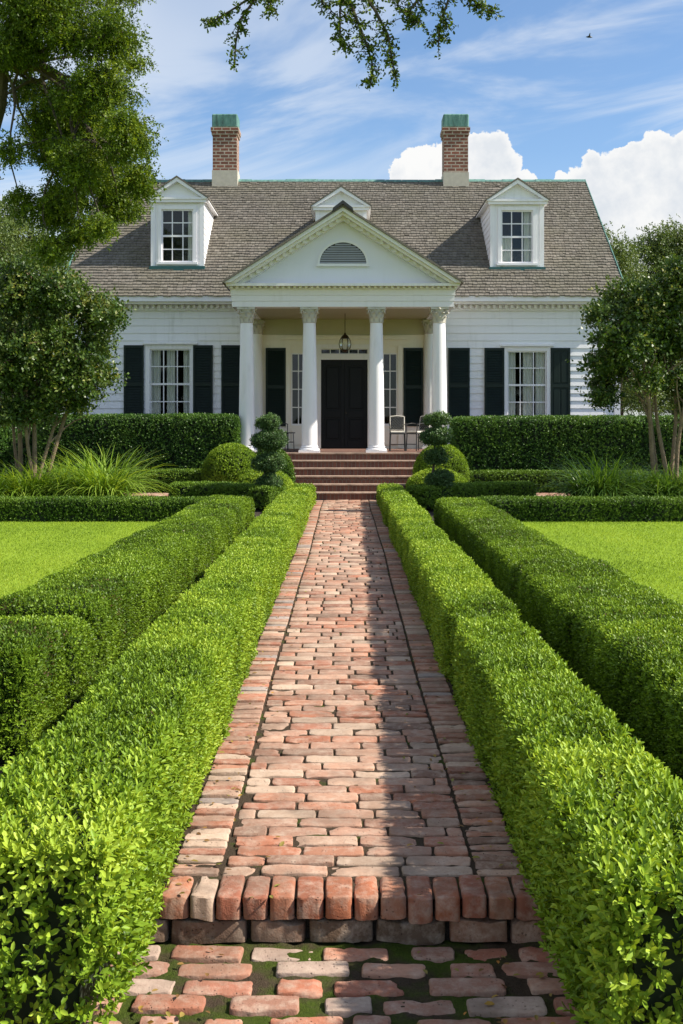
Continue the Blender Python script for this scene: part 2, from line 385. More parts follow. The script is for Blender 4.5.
# ------------------------------------------------------------------ clipped hedges
def hedge(name, label, pts, width, h0, h1, z0=0.0, rnd=.07, m=None, group=None, dens=1.0, amp=1.0, Lk=.0016, Lmin=.023,
          seed=1, sections=None, tintb=.5, side_w=(1, 1), cat_='hedge', hump=.022, parent=None, joined=None):
    """pts: centre line; h0/h1: height at its two ends; sections: places along it where the clipping is notched."""
    pts = [Vector((p[0], p[1], 0)) for p in pts]
    seg = [(pts[i + 1] - pts[i]).length for i in range(len(pts) - 1)]; LT = sum(seg); cum = np.concatenate([[0], np.cumsum(seg)])
    P = np.array([(p.x, p.y) for p in pts])
    def world(s, t, z):
        sc = np.clip(s, 0, LT); x = np.interp(sc, cum, P[:, 0]); y = np.interp(sc, cum, P[:, 1]); e = .15
        x1 = np.interp(np.clip(sc + e, 0, LT), cum, P[:, 0]); y1 = np.interp(np.clip(sc + e, 0, LT), cum, P[:, 1])
        x0 = np.interp(np.clip(sc - e, 0, LT), cum, P[:, 0]); y0 = np.interp(np.clip(sc - e, 0, LT), cum, P[:, 1])
        dx, dy = x1 - x0, y1 - y0; l = np.hypot(dx, dy); dx, dy = dx / l, dy / l; ex = s - sc
        return np.stack([x + dx * ex - dy * t, y + dy * ex + dx * t, z], 1), dx, dy
    def shape(s, t, zf, inset=0.0):
        """box surface point (s, t, zf in 0..1) -> rounded, bumpy surface and its normal"""
        hh = h0 + (h1 - h0) * np.clip(s / LT, 0, 1); w = width / 2; z = zf * hh
        r = rnd
        q = np.stack([np.clip(s, r, LT - r), np.clip(t, -w + r, w - r), np.minimum(z, hh - r)], 1)
        p = np.stack([s, t, z], 1); n = p - q; ln = np.linalg.norm(n, axis=1); side = ln < 1e-6
        n[side] = (0, 0, 1); n = norm(n); pr = q + n * r
        wp, dx, dy = world(pr[:, 0], pr[:, 1], pr[:, 2] + z0)
        nw = np.stack([dx * n[:, 0] - dy * n[:, 1], dy * n[:, 0] + dx * n[:, 1], n[:, 2]], 1)
        al = np.stack([pr[:, 0] * 2.3, pr[:, 1] * .8, pr[:, 2] * .8], 1)
        b = (fbm(al, seed, 2) - .5) * 2 * hump * amp + (fbm(wp * 7, seed + 5, 3) - .5) * .045 * amp + (fbm(wp * 1.1, seed + 9, 2) - .5) * .06 * amp
        if sections is not None:
            for c in sections:
                b = b - .028 * np.exp(-((pr[:, 0] - c) / .07) ** 2)
        b = b - inset
        return wp + nw * b[:, None], nw, b
    # sample the five faces
    hm = max(h0, h1); ar = [LT * width, LT * hm * side_w[0], LT * hm * side_w[1], width * hm, width * hm]
    ymin = min(p.y for p in pts); L0 = max(Lmin, Lk * ymin)
    N = int(sum(ar) * 1.75 * dens / L0 ** 2)
    f = rng.choice(5, size=N, p=np.array(ar) / sum(ar)); a = rng.random(N); b = rng.random(N); w = width / 2
    s = np.where(f == 3, 0, np.where(f == 4, LT, a * LT)); t = np.where(f == 1, w, np.where(f == 2, -w, np.where(f == 0, (b - .5) * width, (a - .5) * width)))
    zf = np.where(f == 0, 1, b)
    p, n, bb = shape(s, t, zf)
    L = np.maximum(np.maximum(Lmin, Lk * p[:, 1]), .034 - .0045 * np.maximum(p[:, 1] - 3.0, 0)); keep = rng.random(N) < (L0 / L) ** 2 * np.where((f == 3) & (p[:, 1] < 5), .85, 1.0) * (1 - .35 * (fbm(p * 6, seed + 40, 2) > .60)) * np.where(p[:, 2] < .10, .7, 1)
    p, n, L = p[keep], n[keep], L[keep]
    f = f[keep]
    p = p + n * (rng.random(len(p))[:, None] - .75) * (L * 1.1)[:, None]
    if ymin < 4: p = p - n * (np.where(f == 3, .13, .05) * rng.random(len(p)) ** 2)[:, None]
    ti = np.clip(tintb + (fbm(p * 2.2, seed + 3, 3) - .5) * .9 + rng.normal(size=len(p)) * .12, 0, 1)
    near = p[:, 1] < 6.5; parts = []
    for msk, det, k in ((near, True, 7), (~near, False, 6)):
        if msk.any(): parts.append(sprigs(p[msk], n[msk], L[msk], k, .8 if det else .45, .42, 1.9 if det else 1.7, .44 if det else .52, ti[msk], det))
    # inner mass
    step = .09; ns = max(4, int(LT / step)); 
    sec = [(-w, zf_) for zf_ in np.linspace(0, .93, 5)] + [(-w, 1.0)] + [(x, 1.0) for x in np.linspace(-w, w, 7)[1:-1]] + [(w, 1.0)] + [(w, zf_) for zf_ in np.linspace(.93, 0, 5)]
    ss = np.concatenate([np.linspace(0, LT, ns)]); m_ = len(sec)
    S = np.repeat(ss, m_); Tt = np.tile([q[0] for q in sec], ns); Zf = np.tile([q[1] for q in sec], ns)
    cv, _, _ = shape(S, Tt, Zf, .03 + .35 * L0 + (.06 if ymin < 4 else 0))
    i = np.arange(ns - 1)[:, None] * m_ + np.arange(m_ - 1)[None]; i = i.ravel()
    cq = np.stack([i, i + 1, i + m_ + 1, i + m_], 1)
    ends = []
    for base in (0, (ns - 1) * m_):
        for k in range(m_ // 2 - 0):
            a_, b_ = base + k, base + m_ - 1 - k
            if b_ - a_ > 2: ends.append((a_, a_ + 1, b_ - 1, b_))
    cq = np.concatenate([cq, np.array(ends)])
    if joined is not None:
        joined.append((parts, (cv, cq))); return None
    o = with_core(parts, (cv, cq), m or M_box, name, parent)
    return tag(o, label, cat_, group)

def blob_surface(c, r, n, flat=0.0, seed=0, rough=.08):
    d = norm(rng.normal(size=(n, 3))); d[:, 2] = np.where(d[:, 2] < -flat, -d[:, 2], d[:, 2]) if flat else d[:, 2]
    k = 1 + (fbm(d * 3 + seed * 7.3, seed, 3) - .5) * 2 * rough
    c = np.array(c); r = np.array(r)
    return c + d * r * k[:, None], norm(d / r)
def blob_core(c, r, k=.9, nu=20, nv=12):
    vs = []
    for j in range(nv + 1):
        th = math.pi * j / nv
        for i in range(nu):
            a = 2 * math.pi * i / nu
            vs.append((c[0] + r[0] * k * math.sin(th) * math.cos(a), c[1] + r[1] * k * math.sin(th) * math.sin(a), c[2] + r[2] * k * math.cos(th)))
    q = [(j * nu + i, j * nu + (i + 1) % nu, (j + 1) * nu + (i + 1) % nu, (j + 1) * nu + i) for j in range(nv) for i in range(nu)]
    return np.array(vs), np.array(q)
def cat_core(cs):
    V = []; Q = []; off = 0
    for v, q in cs: V.append(v); Q.append(q + off); off += len(v)
    return np.concatenate(V), np.concatenate(Q)
def ball(name, label, cat_, blobs, L, m, group=None, tintb=.5, parent=None, dens=1.0, rough=.05, seed=1, k=.93, spread=.45):
    parts = []; cores = []
    for i, (c, r) in enumerate(blobs):
        area = 4 * math.pi * ((r[0] * r[1]) ** 1.6 / 3 + (r[0] * r[2]) ** 1.6 / 3 + (r[1] * r[2]) ** 1.6 / 3) ** (1 / 1.6)
        n = int(area * 2.0 * dens / L ** 2)
        p, nn = blob_surface(c, r, n, seed=seed + i, rough=rough)
        p = p + nn * (rng.random(n)[:, None] - .7) * L
        ti = np.clip(tintb + (fbm(p * 3, seed + 3, 2) - .5) * .8 + rng.normal(size=n) * .12, 0, 1)
        parts.append(sprigs(p, nn, L, 5, .4, spread, 1.6, .55, ti)); cores.append(blob_core(c, r, k))
    o = with_core(parts, cat_core(cores), m, name, parent)
    return tag(o, label, cat_, group) if label else o

# ================================================================== GROUND
def slab(name, x0, x1, y0, y1, z0, z1, m, kind='structure'):
    o = MB().box(x0, x1, y0, y1, z0, z1).build(name, m); tag(o, kind=kind); return o
g = MB(); g.add([(-600, -60, -.205), (600, -60, -.205), (600, 1400, -.205), (-600, 1400, -.205)], [(0, 1, 2, 3)])
tag(g.build('ground', M_lawn), kind='structure')
slab('planting_bed', -2.46, 2.46, 4.22, 25.05, -.21, -.055, M_soil)
slab('lawn', -60, -2.462, 4.2, 20.0, -.21, -.004, M_lawn); slab('lawn', 2.462, 60, 4.2, 20.0, -.21, -.004, M_lawn)
slab('front_bed', -2.6, -1.04, .2, 4.218, -.21, -.162, M_soil); slab('front_bed', 1.04, 2.6, .2, 4.218, -.21, -.162, M_soil)
for sx in (-1, 1):
    b = MB(); x0, x1 = sorted((sx * 1.0, sx * 60))
    b.prism([(20.004, -.17), (20.004, -.03), (22.6, .13), (60, .13), (60, -.17)], x0 if abs(x0) > 1.5 else 2.464, x1 if abs(x1) > 1.5 else -2.464, axis='x')
    tag(b.build('garden_soil', M_soil), kind='structure')
    b2 = MB(); xa, xb = (1.3, 2.462) if sx > 0 else (-2.462, -1.3)
    b2.prism([(20.6, -.06), (22.6, .13), (25.06, .13), (25.06, -.06)], xa, xb, axis='x')
    tag(b2.build('garden_soil', M_soil), kind='structure')

# ---- bricks
PAL = [(.37, .145, .085), (.41, .19, .12), (.45, .26, .18), (.33, .14, .09), (.49, .35, .26), (.39, .22, .155), (.27, .155, .11), (.45, .29, .21), (.41, .23, .16)]
def brick(mb, cx, cy, ztop, lx, ly, h, rot=0.0, tilt=0.0, col=None, near=False, r=.006):
    c = col or random.choice(PAL); k = random.uniform(.8, 1.15); c = (c[0] * k, c[1] * k, c[2] * k, 1)
    def line(l, n):
        a = l / 2; e = [(a, -h), (a - .15 * r, -.8 * r), (a - .6 * r, -.2 * r), (a - 1.5 * r, 0)]
        out = [(-p, z) for p, z in e]; m = [(-a + 1.5 * r) + (2 * a - 3 * r) * i / (n + 1) for i in range(1, n + 1)]
        return out + [(q, 0) for q in m] + [(p, z) for p, z in reversed(e)]
    X = line(lx, 6 if near else 1); Y = line(ly, 3 if near else 0); vs = []
    ch = [random.random() < .3 for _ in range(4)]
    for i, (x, zx) in enumerate(X):
        for j, (y, zy) in enumerate(Y):
            z = max(zx + zy, -h)
            kx, ky = abs(x) / (lx / 2), abs(y) / (ly / 2)
            sh = .06 * (kx ** 6) * (ky ** 6)                     # worn corners
            vs.append([x * (1 - sh), y * (1 - sh * 2), z])
    v = np.array(vs)
    sd_ = np.array([random.random() * 50 for _ in range(3)])
    if near:
        nz = fbm(v * 35 + sd_, 3, 3) - .5; nx = fbm(v * 28 + sd_ + 9, 5, 2) - .5; ny = fbm(v * 28 + sd_ + 19, 6, 2) - .5
        v[:, 2] += nz * .009; v[:, 0] += nx * .010; v[:, 1] += ny * .008
        cz = fbm(v * 9 + sd_ + 31, 7, 2); edge = (np.abs(v[:, 0]) > lx / 2 - .02) | (np.abs(v[:, 1]) > ly / 2 - .012)
        v[:, 2] -= np.where(edge & (cz > .60), (cz - .60) * .07, 0)
    else:
        nz = fbm(v * 20 + sd_, 3, 2) - .5; v[:, 2] += nz * .006
        nx = fbm(v * 14 + sd_ + 9, 5, 1) - .5; v[:, 0] += nx * .006; v[:, 1] += nz * .004
    v[:, 2] += v[:, 0] * tilt + v[:, 1] * tilt * random.uniform(-1, 1)
    ca, sa = math.cos(rot), math.sin(rot)
    vv = [(cx + p[0] * ca - p[1] * sa, cy + p[0] * sa + p[1] * ca, ztop + p[2]) for p in v]
    ny_ = len(Y); fs = [(i * ny_ + j, (i + 1) * ny_ + j, (i + 1) * ny_ + j + 1, i * ny_ + j + 1) for i in range(len(X) - 1) for j in range(ny_ - 1)]
    mb.add(vv, fs, 0, c)
def path_wobble(y): return .008 * math.sin(y * .5) + .004 * math.sin(y * 1.3 + 1)
up = MB(); y = 4.395; row = 0
while y < 24.9:
    near = y < 7.5; p = (.102 + .014 * min(y - 4.4, 8)) * random.uniform(.94, 1.06); x = -.475 + (0 if row % 2 else -.12) + random.uniform(-.02, .02)
    while x < .46:
        l = random.choice([.25, .27, .24, .26, .27, .15 if row % 3 else .20])
        a, b_ = max(x, -.478), min(x + l, .478)
        if .478 - b_ < .06: b_ = .478
        if b_ - a > .05:
            brick(up, (a + b_) / 2 + path_wobble(y), y + p / 2, random.gauss(0, .0025), b_ - a - .008, p - .009, .06, random.gauss(0, .012), random.gauss(0, .006), None, near, .006)
        x = x + l if b_ < .478 else 9
    y += p; row += 1
for sx in (-1, 1):                                       # edging courses, on edge
    y = 4.395
    while y < 24.93:
        p = (.070 + .012 * min(y - 4.4, 8)) * random.uniform(.92, 1.08); near = y < 6.5
        brick(up, sx * .576 + path_wobble(y), y + p / 2, random.gauss(.002, .004), .180, p - .009, .06, random.gauss(0, .022), random.gauss(0, .012),
              random.choice(PAL + [(.30, .25, .23), (.30, .17, .12), (.38, .15, .09)]), near, .006)
        y += p
# soldier row on the edge of the step and the course under it
x = -.665; i = 0
while x < .62:
    wd = .0995 * random.uniform(.93, 1.07)
    c = (.50, .36, .27) if i == 1 else random.choice([(.36, .125, .065), (.33, .11, .06), (.40, .16, .09), (.29, .10, .06)])
    brick(up, x + wd / 2, 4.275 + random.gauss(0, .004), .006 + random.gauss(0, .003), wd - .006, .205, .078, random.gauss(0, .018), random.gauss(0, .02), c, True, .008)
    x += wd; i += 1
x = -.83
while x < .8:
    wd = random.uniform(.2, .29); brick(up, x + wd / 2, 4.262, -.080, wd - .012, .17, .075, random.gauss(0, .01), 0, random.choice([(.17, .09, .06), (.22, .11, .07), (.14, .09, .06)]), True, .008); x += wd
tag(up.build('brick_path', M_brick, smooth=True, col=True), kind='structure')
lo = MB(); y = 4.095; row = 0
while y > 1.2:
    x = -.98 + random.uniform(-.1, .1)
    while x < .95:
        l = random.choice([.27, .27, .24, .25, .14, .17])
        brick(lo, x + l / 2, y + random.gauss(0, .006), -.150 + random.gauss(0, .005), l - .02, .096 * random.uniform(.92, 1.06), .04, random.gauss(0, .03), random.gauss(0, .012),
              random.choice([(.40, .15, .09), (.44, .20, .13), (.36, .14, .09), (.34, .17, .12), (.47, .25, .17), (.45, .33, .27)]), True, .008)
        x += l + random.choice([.008, .015, .02, .06]); 
    y -= .122; row += 1
tag(lo.build('lower_brick_path', M_brick, smooth=True, col=True), kind='structure')
# joint soil and moss
def bumpy(name, x0, x1, y0, y1, z, step, amp, m):
    nx = int((x1 - x0) / step); ny = int((y1 - y0) / step); X, Y = np.meshgrid(np.linspace(x0, x1, nx), np.linspace(y0, y1, ny))
    p = np.stack([X.ravel(), Y.ravel(), np.zeros(X.size)], 1); p[:, 2] = z + (fbm(p * 22, 4, 3) - .5) * amp * 2 + (fbm(p * 5, 8, 2) - .5) * amp
    i = (np.arange(ny - 1)[:, None] * nx + np.arange(nx - 1)[None]).ravel()
    return tag(np_mesh(name, p, np.stack([i, i + 1, i + nx + 1, i + nx], 1), m, smooth=True), kind='structure')
bumpy('joint_soil', -.68, .68, 4.2, 9.0, -.009, .015, .005, M_joint)
bumpy('joint_soil', -.68, .68, 8.98, 25.0, -.010, .05, .004, M_joint)
bumpy('moss', -1.05, 1.05, .9, 4.235, -.164, .010, .011, M_moss)
# brick walk crossing in front of the house beds
for sx in (-1, 1):
    sw = MB()
    for r_ in range(9):
        for c_ in range(30):
            brick(sw, sx * (1.9 + c_ * .21 + (r_ % 2) * .1), 24.05 + r_ * .105, .155, .20, .095, .06, 0, 0)
    tag(sw.build('side_walk', M_brick, smooth=True, col=True), kind='structure')

# ---- mown grass
def turf_blades():
    P = []
    for sx in (-1, 1):
        for (y0, y1, dn) in ((6.5, 10, 1200), (10, 14, 2200), (14, 19.7, 1500)):
            xo = .30 * y1 + 1.2; n = int((xo - 2.4) * (y1 - y0) * dn)
            P.append(np.stack([sx * (2.4 + rng.random(n) * (xo - 2.4)), y0 + rng.random(n) * (y1 - y0), np.full(n, -.004)], 1))
    p = np.concatenate(P); n = len(p)
    d = np.stack([rng.normal(size=n) * .45, rng.normal(size=n) * .45, np.ones(n)], 1)
    nn = norm(rng.normal(size=(n, 3)))
    ti = np.clip(.5 + (fbm(p * .5, 2, 3) - .5) * 1.5 + .10 * np.sign(np.sin(p[:, 0] * 5.2)) + rng.normal(size=n) * .2, 0, 1)
    v, q, t = leaves(p, d, nn, .020 + rng.random(n) * .012, .22, ti)
    tag(np_mesh('grass', v, q, M_turf, None, t), 'short mown bright green grass of the front lawns', None, kind='stuff')
turf_blades()
# litter of small leaves along the path
n = 420; lyy = 2.9 + rng.random(n) ** 1.5 * 14; lxx = np.sign(rng.normal(size=n)) * (.66 - np.abs(rng.normal(size=n)) * .20)
lzz = np.where(lyy < 4.13, -.139, .009); p = np.stack([lxx, lyy, lzz], 1); d = np.stack([rng.normal(size=n), rng.normal(size=n), rng.normal(size=n) * .12], 1)
v, q, t = leaves(p, d, np.tile([[0, 0, 1.0]], (n, 1)) + rng.normal(size=(n, 3)) * .25, .018 + rng.random(n) * .018, .5, rng.random(n), True)
tag(np_mesh('fallen_leaves', v, q, leaf_m('fallen_leaf', [(0, (.16, .08, .03)), (.5, (.28, .17, .05)), (.8, (.20, .20, .04)), (1, (.45, .18, .03))], .1, .6, .2), None, t), 'small brown and tan leaves scattered on the brick path', None, kind='stuff')

# ================================================================== HEDGES
hedge('hedge', 'long low clipped boxwood hedge edging the left side of the brick path', [(-.92, 3.30), (-.92, 24.5)], .50, .56, .40, -.05, .08, M_box,
      'boxwood hedges edging the brick path', seed=3, tintb=.62, sections=[5.3, 8.7, 12.5, 16.0], side_w=(.8, 1), hump=.03)
hedge('hedge', 'long low clipped boxwood hedge edging the right side of the brick path', [(.89, 3.02), (.89, 24.5)], .43, .56, .40, -.05, .07, M_box,
      'boxwood hedges edging the brick path', seed=13, tintb=.62, sections=[4.6, 7.2, 11, 15.5], side_w=(1, .8), hump=.03)
jn = []
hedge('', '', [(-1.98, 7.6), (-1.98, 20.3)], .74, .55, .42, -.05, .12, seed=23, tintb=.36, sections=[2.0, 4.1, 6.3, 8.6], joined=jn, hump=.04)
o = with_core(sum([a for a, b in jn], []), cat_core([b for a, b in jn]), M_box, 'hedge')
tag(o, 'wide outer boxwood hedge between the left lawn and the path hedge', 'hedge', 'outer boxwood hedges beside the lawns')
hedge('hedge', 'short rounded boxwood block wedged between the left outer hedge and its near end block', [(-2.0, 6.80), (-2.0, 7.52)], .84, .50, .50, -.05, .17, M_box, seed=30, tintb=.30, amp=.7, side_w=(1, .8))
hedge('hedge', 'blocky round-cornered boxwood at the near end of the left outer hedge, at the photo edge', [(-2.10, 5.92), (-2.10, 6.74)], .98, .60, .60, -.05, .15, M_box, seed=31, tintb=.38, amp=.7)
jn = []
for (a, b_, h, s_) in ((11.4, 20.3, .42, 41), (7.9, 11.35, .47, 42), (5.1, 7.85, .52, 43)):
    hedge('', '', [(1.93, a), (1.93, b_)], .78 if a > 9 else .84, h, h - .02, -.05, .12, seed=s_, tintb=.36, joined=jn, hump=.04)
o = with_core(sum([a for a, b in jn], []), cat_core([b for a, b in jn]), M_box, 'hedge')
tag(o, 'wide outer boxwood hedge between the right lawn and the path hedge', 'hedge', 'outer boxwood hedges beside the lawns')
GC = 'low hedges crossing behind the lawns'
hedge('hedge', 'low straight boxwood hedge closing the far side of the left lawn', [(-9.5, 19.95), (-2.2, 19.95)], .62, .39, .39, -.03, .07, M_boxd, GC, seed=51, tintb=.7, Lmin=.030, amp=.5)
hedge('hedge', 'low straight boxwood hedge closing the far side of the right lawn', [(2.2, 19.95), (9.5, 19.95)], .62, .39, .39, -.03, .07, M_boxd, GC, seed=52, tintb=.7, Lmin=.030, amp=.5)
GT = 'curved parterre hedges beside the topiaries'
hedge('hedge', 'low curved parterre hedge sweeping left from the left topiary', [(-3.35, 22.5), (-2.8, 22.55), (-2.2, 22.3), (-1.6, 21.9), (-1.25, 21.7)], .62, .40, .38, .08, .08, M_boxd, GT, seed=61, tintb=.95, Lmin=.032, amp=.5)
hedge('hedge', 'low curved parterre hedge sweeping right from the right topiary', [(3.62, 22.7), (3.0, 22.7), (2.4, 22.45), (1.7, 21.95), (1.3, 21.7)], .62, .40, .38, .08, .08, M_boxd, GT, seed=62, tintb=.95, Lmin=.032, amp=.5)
GL = 'low hedges in front of the tall house hedges'
hedge('hedge', 'low thin hedge running in front of the tall hedge left of the steps', [(-6.5, 25.5), (-1.9, 25.5)], .40, .47, .47, .12, .06, M_boxd, GL, seed=71, tintb=.8, Lmin=.036, amp=.4)
hedge('hedge', 'low thin hedge running in front of the tall hedge right of the steps', [(1.9, 25.5), (6.5, 25.5)], .40, .45, .45, .12, .06, M_boxd, GL, seed=72, tintb=.8, Lmin=.036, amp=.4)
GH = 'tall hedges along the house front'
hedge('hedge', 'tall dense box-cut hedge below the left wing window', [(-6.95, 26.85), (-2.42, 26.85)], .95, 1.66, 1.66, .12, .16, M_tall, GH, seed=81, tintb=.5, Lmin=.045, Lk=.0016, amp=.9)
hedge('hedge', 'tall dense box-cut hedge below the right wing window', [(2.42, 26.85), (8.6, 26.85)], .95, 1.62, 1.62, .12, .16, M_tall, GH, seed=82, tintb=.5, Lmin=.045, Lk=.0016, amp=.9)
# rounded shrubs
ball('shrub', 'large round clipped shrub beside the tall left hedge', 'shrub', [((-2.42, 25.0, .56), (.62, .5, .62))], .032, M_box, 'mounded shrubs beside the steps', .6, rough=.02)
ball('shrub', 'darker round clipped shrub behind the left tiered topiary', 'shrub', [((-1.62, 25.3, .50), (.48, .45, .60))], .042, M_boxd, 'mounded shrubs beside the steps', .5)
ball('shrub', 'round clipped shrub behind the right tiered topiary', 'shrub', [((2.02, 25.0, .55), (.57, .5, .63))], .032, M_box, 'mounded shrubs beside the steps', .45, rough=.02)
ball('shrub', 'low flattened bright shrub at the foot of the left tiered topiary', 'shrub', [((-1.62, 23.4, .36), (.55, .42, .35))], .032, M_box, 'flattened shrubs under the topiaries', .8, rough=.03)
ball('shrub', 'low flattened bright shrub at the foot of the right tiered topiary', 'shrub', [((1.82, 23.4, .36), (.60, .42, .35))], .032, M_box, 'flattened shrubs under the topiaries', .75, rough=.03)
def topiary(px, Y, tiers, label):
    t = empty('topiary', (wx(px, Y), Y, .05), label, 'topiary', 'tiered topiaries flanking the steps')
    x0 = wx(px, Y); st = MB(); pts = []
    for k in range(12):
        z = .0 + k * .155; pts.append((x0 + .02 * math.sin(k * 1.1), Y + .02 * math.cos(k), z))
    st.tube(pts, [.035 - .0018 * k for k in range(12)], 8); st.build('stem', M_bark, t, True)
    for i, (dx, py, rw, rh) in enumerate(tiers):
        c = (wx(px + dx, Y), Y, wz(py, Y)); s = Y / F
        ball('foliage_tier', None, None, [(c, (rw * s * .74, rw * s * .74, rh * s * .74)), ((c[0] + .1, c[1] - .05, c[2] + .02), (rw * s * .75, rw * s * .7, rh * s * .9))], .036, M_topi, tintb=.45, parent=t, rough=.38, seed=90 + i, k=.62, spread=1.0, dens=.8)
topiary(266, 21.9, [(-1, 423, 12, 8), (0, 441, 20, 11), (0, 463, 18, 10), (0, 484, 14, 10)], 'dark tiered topiary left of the front steps, with four clipped tiers')
topiary(434, 21.9, [(0, 420, 13, 7), (-1, 437, 17, 10), (-1, 457, 11, 9), (3, 480, 15, 10)], 'dark tiered topiary right of the front steps, narrow in its third tier')

# ---- arching grass clumps
def clump(x, y, label, group, h, n, m, tb):
    base = np.stack([x + rng.normal(size=n) * .17, y + rng.normal(size=n) * .12, np.full(n, .05)], 1)
    az = rng.random(n) * 2 * math.pi; out = np.stack([np.cos(az), np.sin(az), np.zeros(n)], 1)
    L = h * (.65 + rng.random(n) * .6); lean = .7 + rng.random(n) * 1.2
    K = 7; side = np.stack([-np.sin(az), np.cos(az), np.zeros(n)], 1); side = norm(side + rng.normal(size=(n, 3)) * .25)
    V = np.zeros((n, K, 2, 3)); pos = base.copy(); ang = lean * .35
    for k in range(K):
        t = k / (K - 1); wd = (.011 * (1 - t ** 2) + .0015)
        V[:, k, 0] = pos - side * wd; V[:, k, 1] = pos + side * wd
        a = ang + lean * 1.25 * t ** 1.3; pos = pos + (out * np.sin(a)[:, None] + np.array([0, 0, 1]) * np.cos(a)[:, None]) * (L / (K - 1))[:, None]
    q = []; b = (np.arange(n) * K * 2)[:, None]
    for k in range(K - 1): q.append(np.concatenate([b + 2 * k, b + 2 * k + 1, b + 2 * k + 3, b + 2 * k + 2], 1))
    ti = np.repeat(np.clip(tb + rng.normal(size=n) * .25, 0, 1), K * 2)
    o = np_mesh('grass_clump', V.reshape(-1, 3), np.concatenate(q), m, None, ti)
    tag(o, label, 'grass clump', group, 'thing')
GG = 'arching grass clumps behind the lawn hedges'
for (px, Y, lb, h, m, tb) in (
    (-8, 21.1, 'bright grass clump at the photo edge, under the left small tree', .85, M_grassb, .45),
    (28, 21.3, 'bright grass clump in front of the left small tree stems', .95, M_grassb, .5),
    (62, 21.5, 'bright grass clump second from the brick side walk, left bed', .95, M_grassb, .55),
    (103, 21.2, 'widest bright arching grass clump, beside the brick side walk, left bed', 1.15, M_grassb, .6),
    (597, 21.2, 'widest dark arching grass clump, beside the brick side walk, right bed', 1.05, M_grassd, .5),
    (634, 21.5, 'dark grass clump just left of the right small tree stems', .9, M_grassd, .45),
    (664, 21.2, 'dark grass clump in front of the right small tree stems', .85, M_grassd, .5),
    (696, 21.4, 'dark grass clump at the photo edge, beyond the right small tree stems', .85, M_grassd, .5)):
    clump(wx(px, Y), Y, lb, GG, h * 1.12, 900 if h > 1 else 620, m, tb)

# ================================================================== TREES
def limb(mb, a, b, r0, r1, bend=.12, n=7, seed=0):
    a, b = Vector(a), Vector(b); rr = random.Random(seed); L = (b - a).length
    o = Vector((rr.uniform(-1, 1), rr.uniform(-1, 1), rr.uniform(-.3, 1))) * L * bend; o2 = Vector((rr.uniform(-1, 1), rr.uniform(-1, 1), 0)) * L * bend * .4
    pts = [a.lerp(b, t) + o * math.sin(math.pi * t) + o2 * math.sin(2 * math.pi * t) for t in [i / (n - 1) for i in range(n)]]
    mb.tube(pts, [r0 + (r1 - r0) * i / (n - 1) for i in range(n)], 8); return pts
def crown_parts(blobs, L, dens, tintb=.5, fill=.45, droop=0.0, k=5, rough=.25, tw=None, clus=.5, seed=0, wr=.5):
    """leaf sprays spread through each blob's outer volume, gathered in clusters with gaps between"""
    parts = []
    for i, (c, r) in enumerate(blobs):
        c = np.array(c); r = np.array(r); vol = r.prod() ** (2 / 3)
        nc = max(6, int(vol * 4 * math.pi * dens * .9)); d = norm(rng.normal(size=(nc, 3)))
        rad = fill + (1 - fill) * rng.random(nc) ** .6
        kk = 1 + (fbm(d * 2.5 + i * 3.1 + seed, seed, 3) - .5) * 2 * rough
        cc = c + d * r * (rad * kk)[:, None]
        if tw is not None:
            for j in range(0, nc, 3):
                mid = c + (cc[j] - c) * .45 + np.array([0, 0, .05])
                tw.tube([tuple(c + (cc[j] - c) * .15), tuple(mid), tuple(cc[j])], [.012 * L / .05, .008 * L / .05, .003], 4)
        m = 9; cs = clus * L * 5
        q = np.repeat(cc, m, 0) + rng.normal(size=(nc * m, 3)) * cs * np.array([1, 1, .6])
        dn = np.repeat(d, m, 0) + np.array([0, 0, -droop]); ti = np.repeat(np.clip(tintb + rng.normal(size=nc) * .18, 0, 1), m)
        ti = np.clip(ti + rng.normal(size=nc * m) * .1, 0, 1)
        parts.append(sprigs(q, norm(dn), L, k, .25 - droop, .7, 2.2, wr, ti))
    return parts
def split(bl, k=3, f=.56, seed=0, core=False):
    rr = random.Random(seed); out = []
    for c, r_ in bl:
        out.append((c, tuple(q * (.85 if core else .66) for q in r_)))
        for _ in range(k):
            d = Vector((rr.gauss(0, 1), rr.gauss(0, 1), rr.gauss(0, 1))).normalized(); g = rr.uniform(.45, .8); ff = f * rr.uniform(.7, 1.15)
            out.append((tuple(c[i] + d[i] * r_[i] * g for i in range(3)), tuple(q * ff for q in r_)))
    return out
def pblobs(lst, Y, dz=.6, depth=1.0, seed=0):
    rr = random.Random(seed); out = []
    for (px, py, r) in lst:
        y = Y + rr.uniform(-dz, dz); s = y / F; out.append(((wx(px, y), y, wz(py, y)), (r * s, r * s * depth, r * s * .9)))
    return out
def tree(name, label, cat_, base, blobs, L, m, mb_fn, bark, dens=8, group=None, **kw):
    t = empty(name, base, label, cat_, group); tr = MB(); mb_fn(tr)
    sub = kw.pop('sub', 0)
    parts = crown_parts(split(blobs, sub, .52, 5, True) if sub else blobs, L, dens, tw=tr, **kw)
    tr.build('trunk', bark, t, True)
    v, q, ti = cat(parts); np_mesh('crown', v, q, m, t, ti); return t

